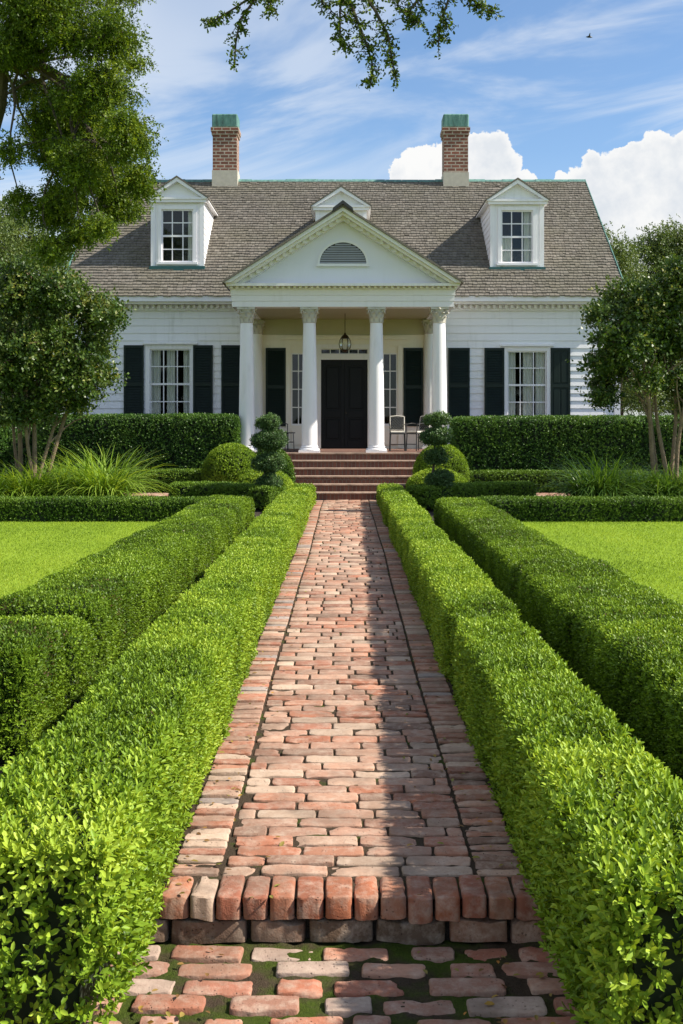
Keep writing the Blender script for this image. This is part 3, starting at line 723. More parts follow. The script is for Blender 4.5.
# live oak on the left
ob = pblobs([(60, 15, 62), (112, 35, 32), (10, -20, 60), (100, 95, 42), (126, 140, 33), (140, 182, 22), (118, 205, 24), (88, 155, 42), (62, 195, 24),
             (80, 232, 22), (58, 115, 42), (12, 45, 34), (52, 245, 20), (10, 150, 15), (22, 205, 16), (132, 65, 14), (30, 90, 22), (45, 150, 26), (100, 180, 30), (75, 165, 34), (62, 212, 26), (95, 110, 36), (80, 135, 30), (-40, 60, 60), (-45, 160, 40), (104, 228, 14), (120, -25, 40)], 18.5, 1.6, 1.25, 4)
def oak_tr(mb):
    bx = wx(-150, 18.5)
    limb(mb, (bx, 19.5, -.1), (bx + .3, 19.2, 4.2), .48, .36, .05, seed=1)
    top = (bx + .3, 19.2, 4.1)
    P1 = limb(mb, top, (wx(0, 18), 18, wz(62, 18)), .24, .15, .08, seed=2)
    P2 = [Vector((wx(a, 18), 18, wz(b, 18))) for a, b in ((0, 62), (20, 66), (40, 66), (58, 76), (74, 96), (80, 120), (96, 142))]
    mb.tube(P2, [.11, .10, .09, .075, .06, .045, .02], 8)
    for i, (c, r) in enumerate(ob):
        k = P2[min(6, max(0, int(i % 7)))]
        limb(mb, k, c, .028, .008, .12, 6, 20 + i)
tree('oak_tree', 'large oak with drooping yellow-green foliage hanging over the left end of the roof', 'tree', (wx(-150, 18.5), 19.5, 0), ob, .052, M_oak, oak_tr, M_bark,
     dens=34, sub=3, fill=.15, droop=.6, rough=.4, clus=.36, tintb=.5, k=6)

# small multi-stemmed trees at the ends of the beds
def stems(px0, Y, tips, r=.055):
    def fn(mb):
        for i, (bx, tx, ty) in enumerate(tips):
            p = limb(mb, (wx(bx, Y), Y + .1 * (i % 3 - 1), 0), (wx(tx, Y), Y + .35 * (i % 3 - 1), wz(ty, Y)), r * (1 - .08 * i), r * .45, .05, 8, 40 + i)
            for q in range(3):
                s = p[4 + q % 3]; e = s + Vector((random.uniform(-.7, .7), random.uniform(-.4, .4), random.uniform(.4, 1.0)))
                limb(mb, s, e, r * .35, .01, .1, 5, 60 + 5 * i + q)
    return fn
lb = split(pblobs([(52, 292, 38), (15, 295, 40), (85, 315, 30), (50, 345, 42), (98, 345, 20), (20, 370, 42), (72, 378, 32), (103, 372, 14), (-25, 340, 50), (35, 402, 22), (108, 320, 10), (5, 410, 22), (80, 405, 9)], 21.6, .5, 1.1, 7), 3, .52, 1)
tree('small_tree', 'small dense multi-stemmed tree with glossy dark leaves at the end of the left bed', 'tree', (wx(35, 21.6), 21.6, 0), lb, .078, M_shrubt,
     stems(35, 21.6, [(24, 20, 330), (30, 45, 350), (38, 78, 345), (44, 30, 390), (34, 60, 400), (26, 2, 350)]), M_barkl, dens=22, wr=.58, group='multi-stemmed trees at the ends of the beds', fill=.25, rough=.5, clus=.30, tintb=.5)
rb = split(pblobs([(650, 298, 34), (618, 296, 24), (628, 335, 33), (672, 335, 36), (605, 335, 17), (690, 300, 42), (612, 372, 20), (645, 380, 18), (688, 385, 30), (604, 398, 6), (598, 316, 11), (640, 300, 24), (601, 360, 13), (603, 384, 11)], 21.6, .5, 1.1, 8), 3, .52, 2)
tree('small_tree', 'small dense multi-stemmed tree with pale bare stems at the end of the right bed', 'tree', (wx(668, 21.6), 21.6, 0), rb, .078, M_shrubt,
     stems(668, 21.6, [(662, 638, 360), (668, 655, 372), (672, 676, 360), (677, 690, 360), (665, 645, 390)]), M_barkl, dens=22, wr=.58, group='multi-stemmed trees at the ends of the beds', fill=.25, rough=.5, clus=.30, tintb=.5)

# trees beyond the house
ball('shrub', 'dark leafy shrub mass behind the left small tree stems, beyond the tall hedge end', 'shrub', [((-9.2, 27.2, .8), (1.6, .9, 1.5)), ((-7.8, 27.6, .6), (1.0, .8, 1.1)), ((-11.2, 27.0, .7), (1.3, .9, 1.3))], .06, M_tall, None, .4, rough=.15)
def far_tree(label, lst, Y, L, tb, seed, px, m=M_far):
    bl = pblobs(lst, Y, 1.5, 1.0, seed)
    def fn(mb):
        limb(mb, (wx(px, Y), Y, -.1), (wx(px, Y), Y, wz(330, Y)), .28, .18, .04, seed=seed)
        for i, (c, r) in enumerate(bl): limb(mb, (wx(px, Y), Y, wz(340, Y)), c, .1, .04, .08, 5, seed + i)
    tree('far_tree', label, 'tree', (wx(px, Y), Y, 0), bl, L, m, fn, M_bark, dens=10, group='trees beyond the house', fill=.3, rough=.3, tintb=tb, clus=.5, seed=seed)
far_tree('bushy tree rising behind the right gable end of the roof', [(612, 252, 17), (603, 272, 20), (601, 236, 8), (622, 262, 16), (625, 285, 24), (612, 330, 28), (640, 340, 26), (615, 390, 26), (640, 395, 22)], 47, .11, .8, 3, 620)
far_tree('dark broad tree above the right small tree, at the right photo edge', [(655, 250, 22), (680, 240, 20), (668, 275, 32), (700, 260, 35), (650, 320, 34), (690, 330, 40), (660, 385, 36), (700, 390, 30)], 52, .12, .6, 5, 675)
far_tree('pale hazy tree behind the left small tree, at the left photo edge', [(10, 215, 22), (30, 245, 28), (5, 265, 36), (50, 262, 22), (-20, 240, 40), (40, 320, 40), (0, 330, 44), (60, 380, 34), (20, 400, 40)], 46, .11, .75, 6, 20)
far_tree('tree in the gap between the left small tree and the left gable', [(78, 262, 20), (70, 300, 26), (85, 340, 24), (75, 385, 30), (95, 290, 12)], 43, .10, .5, 9, 78)

# boughs over the path, from an oak standing out of view to the right
hang = []
def spray(mb, pts, r0, dens_, w):
    P = [Vector(p) for p in pts]; n = len(P)
    mb.tube(P, [r0 * (1 - .8 * i / (n - 1)) + .002 for i in range(n)], 6)
    for i in range(n - 1):
        for _ in range(dens_):
            t = random.random(); b = P[i].lerp(P[i + 1], t)
            off = Vector((random.gauss(0, w), random.gauss(0, w), random.gauss(-.02, w * .7)))
            mb.tube([b, b + off * .5 + Vector((0, 0, .01)), b + off], [.004, .003, .0015], 4)
            for s in (.4, .7, 1): hang.append(tuple(b + off * s))
HT = empty('overhanging_oak', (-6.2, 4.2, -.1), 'oak boughs with small dark leaves hanging into the top of the picture above the path', 'tree')
hb = MB(); YB = 8.6
def hp(px, py, dy=0): return (wx(px, YB + dy), YB + dy, wz(py, YB + dy))
hb.tube([(-6.2, 4.2, -.2), (-6.15, 4.3, 2), (-6.0, 4.5, 4.0), (-5.7, 4.9, 5.4)], [.45, .36, .32, .26], 12)
hb.tube([(-6.0, 4.6, 4.8), (-4.9, 5.8, 5.7), (-3.4, 7.2, 5.9), (-1.9, 8.2, 5.75), (-.9, 8.6, 5.4), (-.1, 8.65, 5.25), (.7, 8.6, 5.3), (1.3, 8.5, 5.2)], [.22, .15, .10, .06, .042, .032, .022, .012], 10)
spray(hb, [hp(300, -45), hp(275, -20), hp(258, -5), hp(240, 20), hp(236, 42), hp(234, 66)], .012, 9, .04)
spray(hb, [hp(258, -8), hp(235, 8), hp(215, 20), hp(206, 22)], .008, 9, .035)
spray(hb, [hp(262, -25), hp(270, 0), hp(272, 12)], .008, 10, .045)
spray(hb, [hp(345, -45), hp(345, -10), hp(355, 15), hp(365, 40), hp(372, 62), hp(371, 84)], .014, 16, .06)
spray(hb, [hp(355, -20), hp(375, 10), hp(388, 35), hp(392, 60), hp(396, 80)], .012, 12, .05)
spray(hb, [hp(345, -20), hp(340, 10), hp(340, 35), hp(345, 48)], .008, 14, .05)
spray(hb, [hp(325, -30), hp(322, 0), hp(335, 15)], .008, 10, .04)
spray(hb, [hp(450, -50), hp(425, -10), hp(410, 10), hp(415, 24)], .012, 16, .06)
spray(hb, [hp(450, -40), hp(450, -5), hp(440, 25), hp(438, 46)], .01, 16, .05)
spray(hb, [hp(440, -30), hp(465, -5), hp(480, 5), hp(492, 12)], .01, 16, .05)
spray(hb, [hp(395, -35), hp(395, -5), hp(400, 12)], .01, 14, .06)
hb.build('trunk', M_bark, HT, True)
hpz = np.array(hang); hn = norm(rng.normal(size=(len(hpz), 3)) + np.array([0, 0, -.3]))
pa = [sprigs(hpz, hn, .030, 4, -.2, .6, 2.0, .55, np.clip(.35 + rng.normal(size=len(hpz)) * .2, 0, 1), True)]
cb = [((-5.8, 4.9, 7.0), (1.8, 1.6, 1.3)), ((-4.4, 6.4, 6.8), (1.3, 1.2, .8)), ((-3.0, 7.6, 6.7), (1.2, 1.0, .6)), ((-1.5, 8.4, 6.3), (.9, .8, .45)), ((.0, 8.7, 6.0), (.8, .7, .35)), ((-7.4, 3.6, 6.6), (1.6, 1.5, 1.0))]
pa += crown_parts(cb, .06, 5, tintb=.4, fill=.3, k=4)
v, q, ti = cat(pa); np_mesh('crown', v, q, M_oak, HT, ti)

# ================================================================== HOUSE
YW = 30.4; HXc = -.07
house = empty('house', (HXc, YW, 0), 'white clapboard house with a columned brick porch, grey shingle roof and three dormers', 'house')
def hx(px): return wx(px, YW)
def hz(py): return wz(py, YW)
EZ, EY, SL = 4.88, 29.95, .745          # eave height, eave distance, roof pitch
RY = 35.35; RZ = EZ + SL * (RY - EY)
WL, WR = HXc - 7.12, HXc + 7.12
# openings (x0,x1,z0,z1)
WIN = [(hx(150), hx(191), 1.72, hz(349)), (hx(507), hx(546.5), 1.72, hz(351))]
SIDE = [(hx(291), hx(306), hz(425.5), hz(353)), (hx(382.5), hx(397.5), hz(425.5), hz(353))]
DOOR = (hx(321), hx(367.5), .965, hz(360)); TRANS = (hx(321), hx(367.5), hz(354), hz(349.2))
# clapboards
cl = MB(); z = .45; ex = .194
PL, PR = HXc - 2.12, HXc + 2.12
while z < 4.55:
    z1 = min(z + ex, 4.56); zt = z1 + .012
    for (a, b_) in ((WL, PL), (PR, WR)):
        cuts = [(w[0], w[1]) for w in WIN if w[0] > a and w[1] < b_ and w[2] < z1 and w[3] > z]
        xs = [a] + [c for cc in cuts for c in cc] + [b_]
        for i in range(0, len(xs), 2):
            x0, x1 = xs[i], xs[i + 1]
            cl.prism([(YW - .034, z), (YW + .05, z), (YW + .05, zt), (YW - .010, zt)], x0, x1, axis='x')
    z += ex
for (x0, x1) in ((WL - .03, WL + .12), (WR - .12, WR + .03)): cl.box(x0, x1, YW - .05, YW + .06, .3, 4.56)
# side walls and back wall with gable
for x in (WL, WR - .1):
    cl.prism([(YW + .055, .3), (YW + .055, EZ - .05), (RY, RZ - .12), (2 * RY - YW, EZ - .05), (2 * RY - YW, .3)], x, x + .1, axis='x')
cl.box(WL + .1, WR - .1, 2 * RY - YW - .1, 2 * RY - YW, .3, 4.8)
cl.build('wall', M_siding, house)
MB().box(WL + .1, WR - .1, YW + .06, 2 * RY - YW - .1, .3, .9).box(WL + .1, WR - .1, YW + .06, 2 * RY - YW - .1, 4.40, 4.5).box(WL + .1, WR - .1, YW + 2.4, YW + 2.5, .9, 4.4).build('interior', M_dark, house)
MB().box(WL - .02, WR + .02, YW - .02, YW + .3, 0, .448).build('foundation', M_found, house)
# porch back wall, built round the openings
pw = MB(); ops = sorted([SIDE[0], (DOOR[0], DOOR[1], DOOR[2], TRANS[3]), SIDE[1]]); x = PL
for o_ in ops:
    pw.box(x, o_[0], YW - .02, YW + .06, .90, 4.6)
    if o_[2] > 1: pw.box(o_[0], o_[1], YW - .02, YW + .06, .90, o_[2])
    pw.box(o_[0], o_[1], YW - .02, YW + .06, o_[3], 4.6); x = o_[1]
pw.box(x, PR, YW - .02, YW + .06, .90, 4.6)
pw.box(DOOR[0], DOOR[1], YW - .018, YW + .058, DOOR[3] + .05, TRANS[2] - .02)
# entry surround: header, casings, panels under the side lights
pw.box(hx(281), hx(409), YW - .10, YW - .021, hz(340), hz(336)); pw.box(hx(284), hx(406), YW - .05, YW - .021, hz(346), hz(340) - .002)
for (a, b_) in ((hx(286), hx(290.5)), (hx(306.5), hx(310.5)), (hx(378), hx(382)), (hx(398), hx(402.5))): pw.box(a, b_, YW - .05, YW - .021, .97, hz(346) - .002)
for (a, b_) in ((hx(291), hx(306)), (hx(382.5), hx(397.5))): pw.box(a + .02, b_ - .02, YW - .045, YW - .021, 1.06, hz(430))
pw.build('porch_wall', M_cream, house)
dc = MB()
dc.box(DOOR[0] - .13, DOOR[0] - .005, YW - .09, YW - .022, .97, TRANS[3] + .12); dc.box(DOOR[1] + .005, DOOR[1] + .13, YW - .09, YW - .022, .97, TRANS[3] + .12)
dc.box(DOOR[0] - .004, DOOR[1] + .004, YW - .088, YW - .022, TRANS[3] + .004, TRANS[3] + .118); dc.box(DOOR[0] - .004, DOOR[1] + .004, YW - .088, YW - .022, DOOR[3] + .005, TRANS[2] - .005)
dc.build('door_casing', M_trim, house)

def window(x0, x1, z0, z1, cols, rows, st=.035, yf=YW, casing=.11, curtains=(), parent=house, m=M_white, name='window', head=True, sill=True, meet=True, curt=True):
    f = MB(); y0, y1 = yf - .055, yf + .05
    if casing:
        f.box(x0 - casing, x0, y0, yf + .02, z0 - .02, z1 + casing); f.box(x1, x1 + casing, y0, yf + .02, z0 - .02, z1 + casing)
        f.box(x0, x1, y0 + .002, yf + .018, z1, z1 + casing - .002)
        if head: f.box(x0 - casing - .06, x1 + casing + .06, y0 - .06, yf, z1 + casing + .003, z1 + casing + .055)
    fr = f.build(name, m, parent)
    s = MB()
    s.box(x0, x0 + st, yf - .012, yf + .03, z0, z1); s.box(x1 - st, x1, yf - .012, yf + .03, z0, z1)
    s.box(x0 + st, x1 - st, yf - .012, yf + .03, z0, z0 + st * 1.3); s.box(x0 + st, x1 - st, yf - .012, yf + .03, z1 - st, z1)
    if meet: s.box(x0 + st, x1 - st, yf - .018, yf + .03, (z0 + z1) / 2 - .025, (z0 + z1) / 2 + .025)
    for i in range(1, cols): 
        xx = x0 + (x1 - x0) * i / cols; s.box(xx - .0125, xx + .0125, yf - .008, yf + .02, z0 + st, z1 - st)
    for j in range(1, rows):
        if meet and j * 2 == rows: continue
        zz = z0 + (z1 - z0) * j / rows; s.box(x0 + st, x1 - st, yf - .0065, yf + .0185, zz - .0125, zz + .0125)
    s.build('sash', m, fr)
    MB().box(x0 + st * .5, x1 - st * .5, yf + .004, yf + .008, z0 + .01, z1 - .01).build('pane', M_glass, fr)
    if sill: MB().box(x0 - casing - .04, x1 + casing + .04, yf - .11, yf + .0, z0 - .075, z0 - .022).build('sill', m, fr)
    for (a, b_) in curtains:
        xa, xb = x0 + (x1 - x0) * a, x0 + (x1 - x0) * b_; n = max(12, int((xb - xa) / .012)); c = MB(); vs = []
        for i in range(n + 1):
            xx = xa + (xb - xa) * i / n; w = .018 * math.sin(xx * 95) + .008 * math.sin(xx * 40)
            for yy in (0, .004): vs += [(xx, yf + .12 + w + yy, z0 - .1), (xx, yf + .12 + w + yy, z1 + .05)]
        fs = []
        for i in range(n):
            o4 = i * 4; fs += [(o4, o4 + 4, o4 + 5, o4 + 1), (o4 + 2, o4 + 3, o4 + 7, o4 + 6)]
        c.add(vs, fs); c.build('curtain', M_curt, fr, True)
    return fr
window(*WIN[0], 3, 4, curtains=((0, .24), (.40, .60), (.80, 1)))
window(*WIN[1], 3, 4, curtains=((0, .23), (.42, .66), (.74, 1)))
for s_ in SIDE: window(*s_, 2, 4, casing=0, head=False, sill=False, meet=False, name='side_light', curtains=(), m=M_trim)
window(TRANS[0], TRANS[1], TRANS[2] - .0, TRANS[3], 5, 1, .012, casing=0, head=False, sill=False, meet=False, name='transom_window', m=M_trim)
# door
d = MB(); x0, x1, z0, z1 = DOOR; yd = YW - .02; xm = (x0 + x1) / 2
door = MB().box(x0, x1, yd + .03, yd + .07, z0, z1).build('door', M_door, house)
for (a, b_) in ((x0, xm - .004), (xm + .004, x1)):
    p = MB(); w = b_ - a; s_ = .085
    p.box(a, a + s_, yd, yd + .031, z0, z1, bev=.004); p.box(b_ - s_, b_, yd, yd + .031, z0, z1, bev=.004)
    for (q0, q1) in ((z0, z0 + .2), (z0 + .80, z0 + .98), (z1 - .14, z1)): p.box(a + s_, b_ - s_, yd + .001, yd + .03, q0, q1, bev=.004)
    p.box(a + s_ + .05, b_ - s_ - .05, yd + .012, yd + .031, z0 + .25, z0 + .75, bev=.012); p.box(a + s_ + .05, b_ - s_ - .05, yd + .012, yd + .031, z0 + 1.03, z1 - .19, bev=.012)
    p.build('door_leaf', M_door, door)
kn = MB(); kn.tube([(xm + .05, yd - .05, z0 + .92), (xm + .05, yd + .005, z0 + .92)], .02, 10); kn.build('handle', M_bronze, door, True)
# shutters
def shutter(x0, x1, z0, z1, panel=False, yf=YW - .05):
    f = MB(); s_ = .05; 
    f.box(x0, x0 + s_, yf - .025, yf + .012, z0, z1); f.box(x1 - s_, x1, yf - .025, yf + .012, z0, z1)
    zm = (z0 + z1) / 2
    for (a, b_) in ((z0, z0 + .09), (zm - .04, zm + .04), (z1 - .07, z1)): f.box(x0 + s_, x1 - s_, yf - .024, yf + .011, a, b_)
    if panel:
        for (a, b_) in ((z0 + .09, zm - .04), (zm + .04, z1 - .07)):
            f.box(x0 + s_, x1 - s_, yf - .004, yf + .008, a, b_)
            xm_ = (x0 + x1) / 2; f.box(x0 + s_ + .03, xm_ - .02, yf - .018, yf - .003, a + .04, b_ - .04, bev=.006); f.box(xm_ + .02, x1 - s_ - .03, yf - .018, yf - .003, a + .04, b_ - .04, bev=.006)
    else:
        z = z0 + .10
        while z < z1 - .08:
            if abs(z - zm) > .05: f.prism([(yf - .018, z), (yf - .012, z), (yf + .010, z + .035), (yf + .004, z + .035)], x0 + s_, x1 - s_, axis='x')
            z += .042
        f.box(x0 + s_, x1 - s_, yf + .0115, yf + .014, z0 + .09, z1 - .07)
    f.build('shutter', M_shut, house)
for (a, b_, pn) in ((124.2, 144, 0), (193.4, 213, 0), (221.5, 241.5, 0)): shutter(hx(a), hx(b_), 1.60, hz(345.3), pn)
for (a, b_, pn) in ((448, 469.5, 0), (484.2, 504, 0), (550.2, 569.8, 1)): shutter(hx(a), hx(b_), 1.60, hz(348), pn)
for (a, b_) in ((265.8, 285.8), (403.5, 423)): shutter(hx(a), hx(b_), 1.54, hz(348), 0, YW - .036)

# main roof with separate shingles
rf = MB()
rf.prism([(EY, EZ - .07), (EY, EZ - .02), (RY, RZ - .02), (2 * RY - EY, EZ - .02), (2 * RY - EY, EZ - .07), (RY, RZ - .10)], HXc - 7.22, HXc + 7.22, axis='x')
roof = rf.build('roof', simple('roof_boards', (.16, .14, .11), .9), house)
sh = MB(); nrow = 46; SLEN = (RY - EY); th = math.atan(SL)
SP = [(.155, .138, .118), (.142, .126, .106), (.178, .16, .136), (.125, .112, .094), (.15, .132, .11), (.165, .15, .128)]
for r_ in range(nrow):
    y0 = EY - .07 + SLEN * r_ / nrow; zz0 = EZ + SL * (y0 - EY); x = HXc - 7.24 - random.random() * .1
    while x < HXc + 7.22:
        w = random.uniform(.07, .15); a, b_ = max(x, HXc - 7.24), min(x + w, HXc + 7.24); x += w
        if b_ - a < .03: continue
        ln = SLEN / nrow * 1.25; lift = .038 + random.random() * .012; dy = random.gauss(0, .010)
        c = random.choice(SP); k = random.uniform(.8, 1.15); c = (c[0] * k, c[1] * k, c[2] * k, 1)
        ya, yb = y0 + dy, y0 + ln; za, zb = EZ + SL * (ya - EY), EZ + SL * (yb - EY)
        a += .004; b_ -= .004
        sh.add([(a, ya, za + lift - .03), (b_, ya, za + lift - .03), (b_, ya, za + lift), (a, ya, za + lift), (a, yb, zb + .003), (b_, yb, zb + .003)],
               [(0, 1, 2, 3), (3, 2, 5, 4), (0, 3, 4), (1, 5, 2)], 0, c)
sh.build('shingles', M_shing, roof, col=True)
rc = MB(); x = HXc - 7.25
while x < HXc + 7.2:
    rc.prism([(RY - .13, RZ - .075), (RY - .12, RZ - .04), (RY, RZ + .02 + random.random() * .02), (RY + .12, RZ - .04), (RY + .13, RZ - .075), (RY, RZ + .01)], x, x + .49, axis='x'); x += .5
rc.build('ridge_cap', M_copper, roof)
for x_ in (HXc - 7.27, HXc + 7.245):
    vg = MB(); vg.prism([(EY - .05, EZ - .10), (EY - .05, EZ + .03), (RY, RZ + .04), (RY, RZ - .10)], x_, x_ + .02, axis='x'); vg.build('verge_trim', M_copper, roof)
# eave cornice and dentils
for (xa, xb) in ((HXc - 7.2, HXc - 2.62), (HXc + 2.62, HXc + 7.2)):
    co = MB(); co.box(xa, xb, EY - .035, YW - .02, EZ - .16, EZ - .074); co.box(xa, xb, EY - .035, EY - .003, EZ - .073, EZ - .012); co.box(xa, xb, EY + .06, YW - .02, EZ - .215, EZ - .162); co.box(xa, xb, YW - .09, YW - .03, EZ - .36, EZ - .217)
    x = xa + .03
    while x < xb - .06: co.box(x, x + .07, YW - .19, YW - .091, EZ - .31, EZ - .218); x += .15
    co.build('cornice', M_white, house)
# chimneys
def chimney(px, py_base):
    Y = 35.35; cx = wx(px, Y); w = .36; zt = wz(127, Y - .4); c = MB()
    c.box(cx - w, cx + w, Y - w, Y + w, 8.0, zt - .22)
    c.box(cx - w - .03, cx + w + .03, Y - w - .03, Y + w + .03, zt - .218, zt - .12); c.box(cx - w - .055, cx + w + .055, Y - w - .055, Y + w + .055, zt - .118, zt)
    ch = c.build('chimney', M_chim, roof)
    MB().box(cx - w - .02, cx + w + .02, Y - w - .02, Y + w + .02, 7.9, wz(170, Y - .4) if px < 300 else wz(172, Y - .4)).build('plaster_base', M_stone, roof)
    MB().box(cx - w - .02, cx + w + .02, Y - w - .02, Y + w + .02, zt + .002, wz(113.5, Y - .4), bev=.03).build('chimney_cap', M_copper, roof)
chimney(226, 185); chimney(455, 186)

# dormers
def dormer(px, YF, w, zb, ze, za, win=True, flash=True):
    cx = wx(px, YF); yb = lambda z: EY + (z - EZ) / SL + .05
    b = MB(); x0, x1 = cx - w / 2, cx + w / 2
    wx0, wx1, wz0, wz1 = cx - .42, cx + .42, zb + .20, zb + 1.60
    if win:
        b.box(x0, wx0, YF, YF + .08, zb - .2, ze); b.box(wx1, x1, YF, YF + .08, zb - .2, ze); b.box(wx0, wx1, YF, YF + .08, zb - .2, wz0); b.box(wx0, wx1, YF, YF + .08, wz1, ze)
    else: b.box(x0, x1, YF, YF + .08, zb - .2, ze)
    # corner boards
    b.box(x0 - .012, x0 + .10, YF - .02, YF - .001, zb + .03, ze - .02); b.box(x1 - .10, x1 + .012, YF - .02, YF - .001, zb + .03, ze - .02)
    # side walls in lapped boards
    z = zb - .15
    while z < ze - .01:
        z1 = min(z + .16, ze); ybk = yb(z1) + .1
        b.box(x0 - .0, x0 + .05, YF + .081, ybk, z, z1); b.box(x1 - .05, x1, YF + .081, ybk, z, z1)
        b.add([(x0 - .018, YF + .005, z), (x0 - .001, YF + .005, z), (x0 - .001, ybk, z), (x0 - .018, ybk, z), (x0 - .003, YF + .005, z1), (x0 - .003, ybk, z1)], [(0, 1, 2, 3), (0, 3, 5, 4)])
        b.add([(x1 + .018, YF + .005, z), (x1 + .001, YF + .005, z), (x1 + .001, ybk, z), (x1 + .018, ybk, z), (x1 + .003, YF + .005, z1), (x1 + .003, ybk, z1)], [(0, 1, 2, 3), (0, 3, 5, 4)])
        z += .16
    # horizontal cornice, gable field
    b.box(x0 - .07, x1 + .07, YF - .10, YF - .021, ze - .10, ze - .03); b.box(x0 - .10, x1 + .10, YF - .13, YF + .0, ze - .028, ze + .03)
    b.prism([(x0 - .02, ze + .031), (x1 + .02, ze + .031), (cx, za - .10)], YF - .01, YF + .07)
    dm = b.build('dormer', M_white, house)
    # raking boards and roof
    o = .13; r = MB(); dz = (za - ze) / (w / 2 + o)
    xo0, xo1 = x0 - o, x1 + o; yk = yb(za) + .1
    for sx, xo in ((-1, xo0), (1, xo1)):
        r.prism([(xo, ze - .01), (cx, za - .01), (cx, za - .115), (xo - sx * .11, ze - .01)], YF - .15, YF + .02)
        r.prism([(xo, ze - .055), (xo, ze - .012), (xo - sx * .12, ze + .05), (xo - sx * .12, ze - .055)], YF - .149 if 0 else YF + .021, yb(ze) + .1)
    r.build('gable_trim', M_white, dm)
    t = MB()
    for sx, xo in ((-1, xo0), (1, xo1)): t.prism([(xo + sx * .02, ze - .012), (cx, za - .006), (cx, za + .035), (xo + sx * .02, ze + .025)], YF - .17, yk)
    t.build('dormer_roof', M_shg, dm)
    if win:
        fr = MB(); cas = .085
        fr.box(wx0 - cas, wx0, YF - .035, YF - .001, wz0 - .0, wz1 + cas); fr.box(wx1, wx1 + cas, YF - .035, YF - .001, wz0, wz1 + cas); fr.box(wx0, wx1, YF - .034, YF - .001, wz1, wz1 + cas - .001)
        fr.box(wx0 - .12, wx1 + .12, YF - .08, YF - .001, wz0 - .06, wz0 - .001); fr.build('window_frame', M_white, dm)
        s = MB(); st = .035; y = YF + .03
        s.box(wx0, wx0 + st, y - .02, y + .02, wz0, wz1); s.box(wx1 - st, wx1, y - .02, y + .02, wz0, wz1); s.box(wx0 + st, wx1 - st, y - .02, y + .02, wz0, wz0 + .045); s.box(wx0 + st, wx1 - st, y - .02, y + .02, wz1 - st, wz1)
        s.box(wx0 + st, wx1 - st, y - .025, y + .02, (wz0 + wz1) / 2 - .025, (wz0 + wz1) / 2 + .025)
        for i in (1, 2): xx = wx0 + (wx1 - wx0) * i / 3; s.box(xx - .013, xx + .013, y - .012, y + .012, wz0 + .045, wz1 - st)
        for i in (1, 3): zz = wz0 + (wz1 - wz0) * i / 4; s.box(wx0 + st, wx1 - st, y - .011, y + .011, zz - .013, zz + .013)
        s.build('sash', M_white, dm)
        MB().box(wx0 + .02, wx1 - .02, y - .003, y + .001, wz0 + .01, wz1 - .01).build('pane', M_glass, dm)
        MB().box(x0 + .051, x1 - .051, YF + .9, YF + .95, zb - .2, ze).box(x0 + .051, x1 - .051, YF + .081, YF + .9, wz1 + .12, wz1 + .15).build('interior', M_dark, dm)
        cv = MB()
        for (a, b_) in (((wx0 + .68, wx1),) if px < 300 else ((wx0, wx0 + .28), (wx0 + .62, wx1 - .02))):
            n = 16; vs = []
            for i in range(n + 1):
                xx = a + (b_ - a) * i / n; vs += [(xx, YF + .16 + .015 * math.sin(xx * 80), wz0 - .05), (xx, YF + .16 + .015 * math.sin(xx * 80), wz1 + .05 if px < 300 else wz0 + .75 if a < wx0 + .1 else wz1 + .05)]
            cv.add(vs, [(2 * i, 2 * i + 2, 2 * i + 3, 2 * i + 1) for i in range(n)])
        cv.build('curtain', M_curt, dm, True)
    if flash: MB().box(x0 - .04, x1 + .04, YF - .10, YF - .021, zb - .12, zb + .095).build('flashing', M_teal, dm)
M_shg = simple('dormer_shingle', (.17, .15, .12), .9, .25, 14, .01)
YD = 31.05
dormer(177.5, YD, 1.38, wz(270, YD), wz(199, YD), wz(178, YD))
dormer(517, YD, 1.40, wz(271, YD), wz(201, YD), wz(180, YD))
dormer(341, 31.35, 1.34, wz(240, 31.35), wz(207, 31.35), wz(187.5, 31.35), win=False, flash=False)

# ---- porch
YC = 26.9; YP = 26.5; PZ = .96; CT = 4.27
fl = MB(); fl.box(HXc - 2.62, HXc + 2.62, YP + .30, YW - .021, .0, PZ - .001); fl.build('porch_floor', M_step, house)
SX0, SX1 = HXc - 1.62, HXc + 1.62
for k in range(6):
    y0 = 25.0 + .3 * k; zt = .16 * (k + 1)
    s = MB(); s.box(SX0 if k < 5 else HXc - 2.62, SX1 if k < 5 else HXc + 2.62, y0 + .02, y0 + .32 if k < 5 else YP + .299, zt - .16 if k else -.1, zt - .035)
    s.box(SX0 - .02 if k < 5 else HXc - 2.64, SX1 + .02 if k < 5 else HXc + 2.64, y0, y0 + .318 if k < 5 else YP + .298, zt - .034, zt - (0 if k < 5 else .0), 1, bev=.006)
    s.build('step', [M_step, M_nose], house)
def acanthus(mb, cx, cy, z0, r, h, n, rot, out, full=True):
    for k in range(n):
        a = rot + 2 * math.pi * k / n
        if not full and math.sin(a) > .3: continue
        ca, sa = math.cos(a), math.sin(a); w = r * math.pi / n * .85; vs = []
        prof = [(0, 0, 1), (.012, .35, 1.1), (.02, .65, 1.05), (.05, .9, .8), (.085, 1.0, .5), (.10, .88, .25)]
        for (o, t, ww) in prof:
            for s in (-1, 0, 1):
                rr = r + o * out + (.012 if s == 0 else 0)
                vs.append((cx + rr * ca - s * w * ww * sa, cy + rr * sa + s * w * ww * ca, z0 + h * t))
        fs = [(i * 3 + j, i * 3 + j + 1, i * 3 + j + 4, i * 3 + j + 3) for i in range(5) for j in range(2)]
        mb.add(vs, fs)
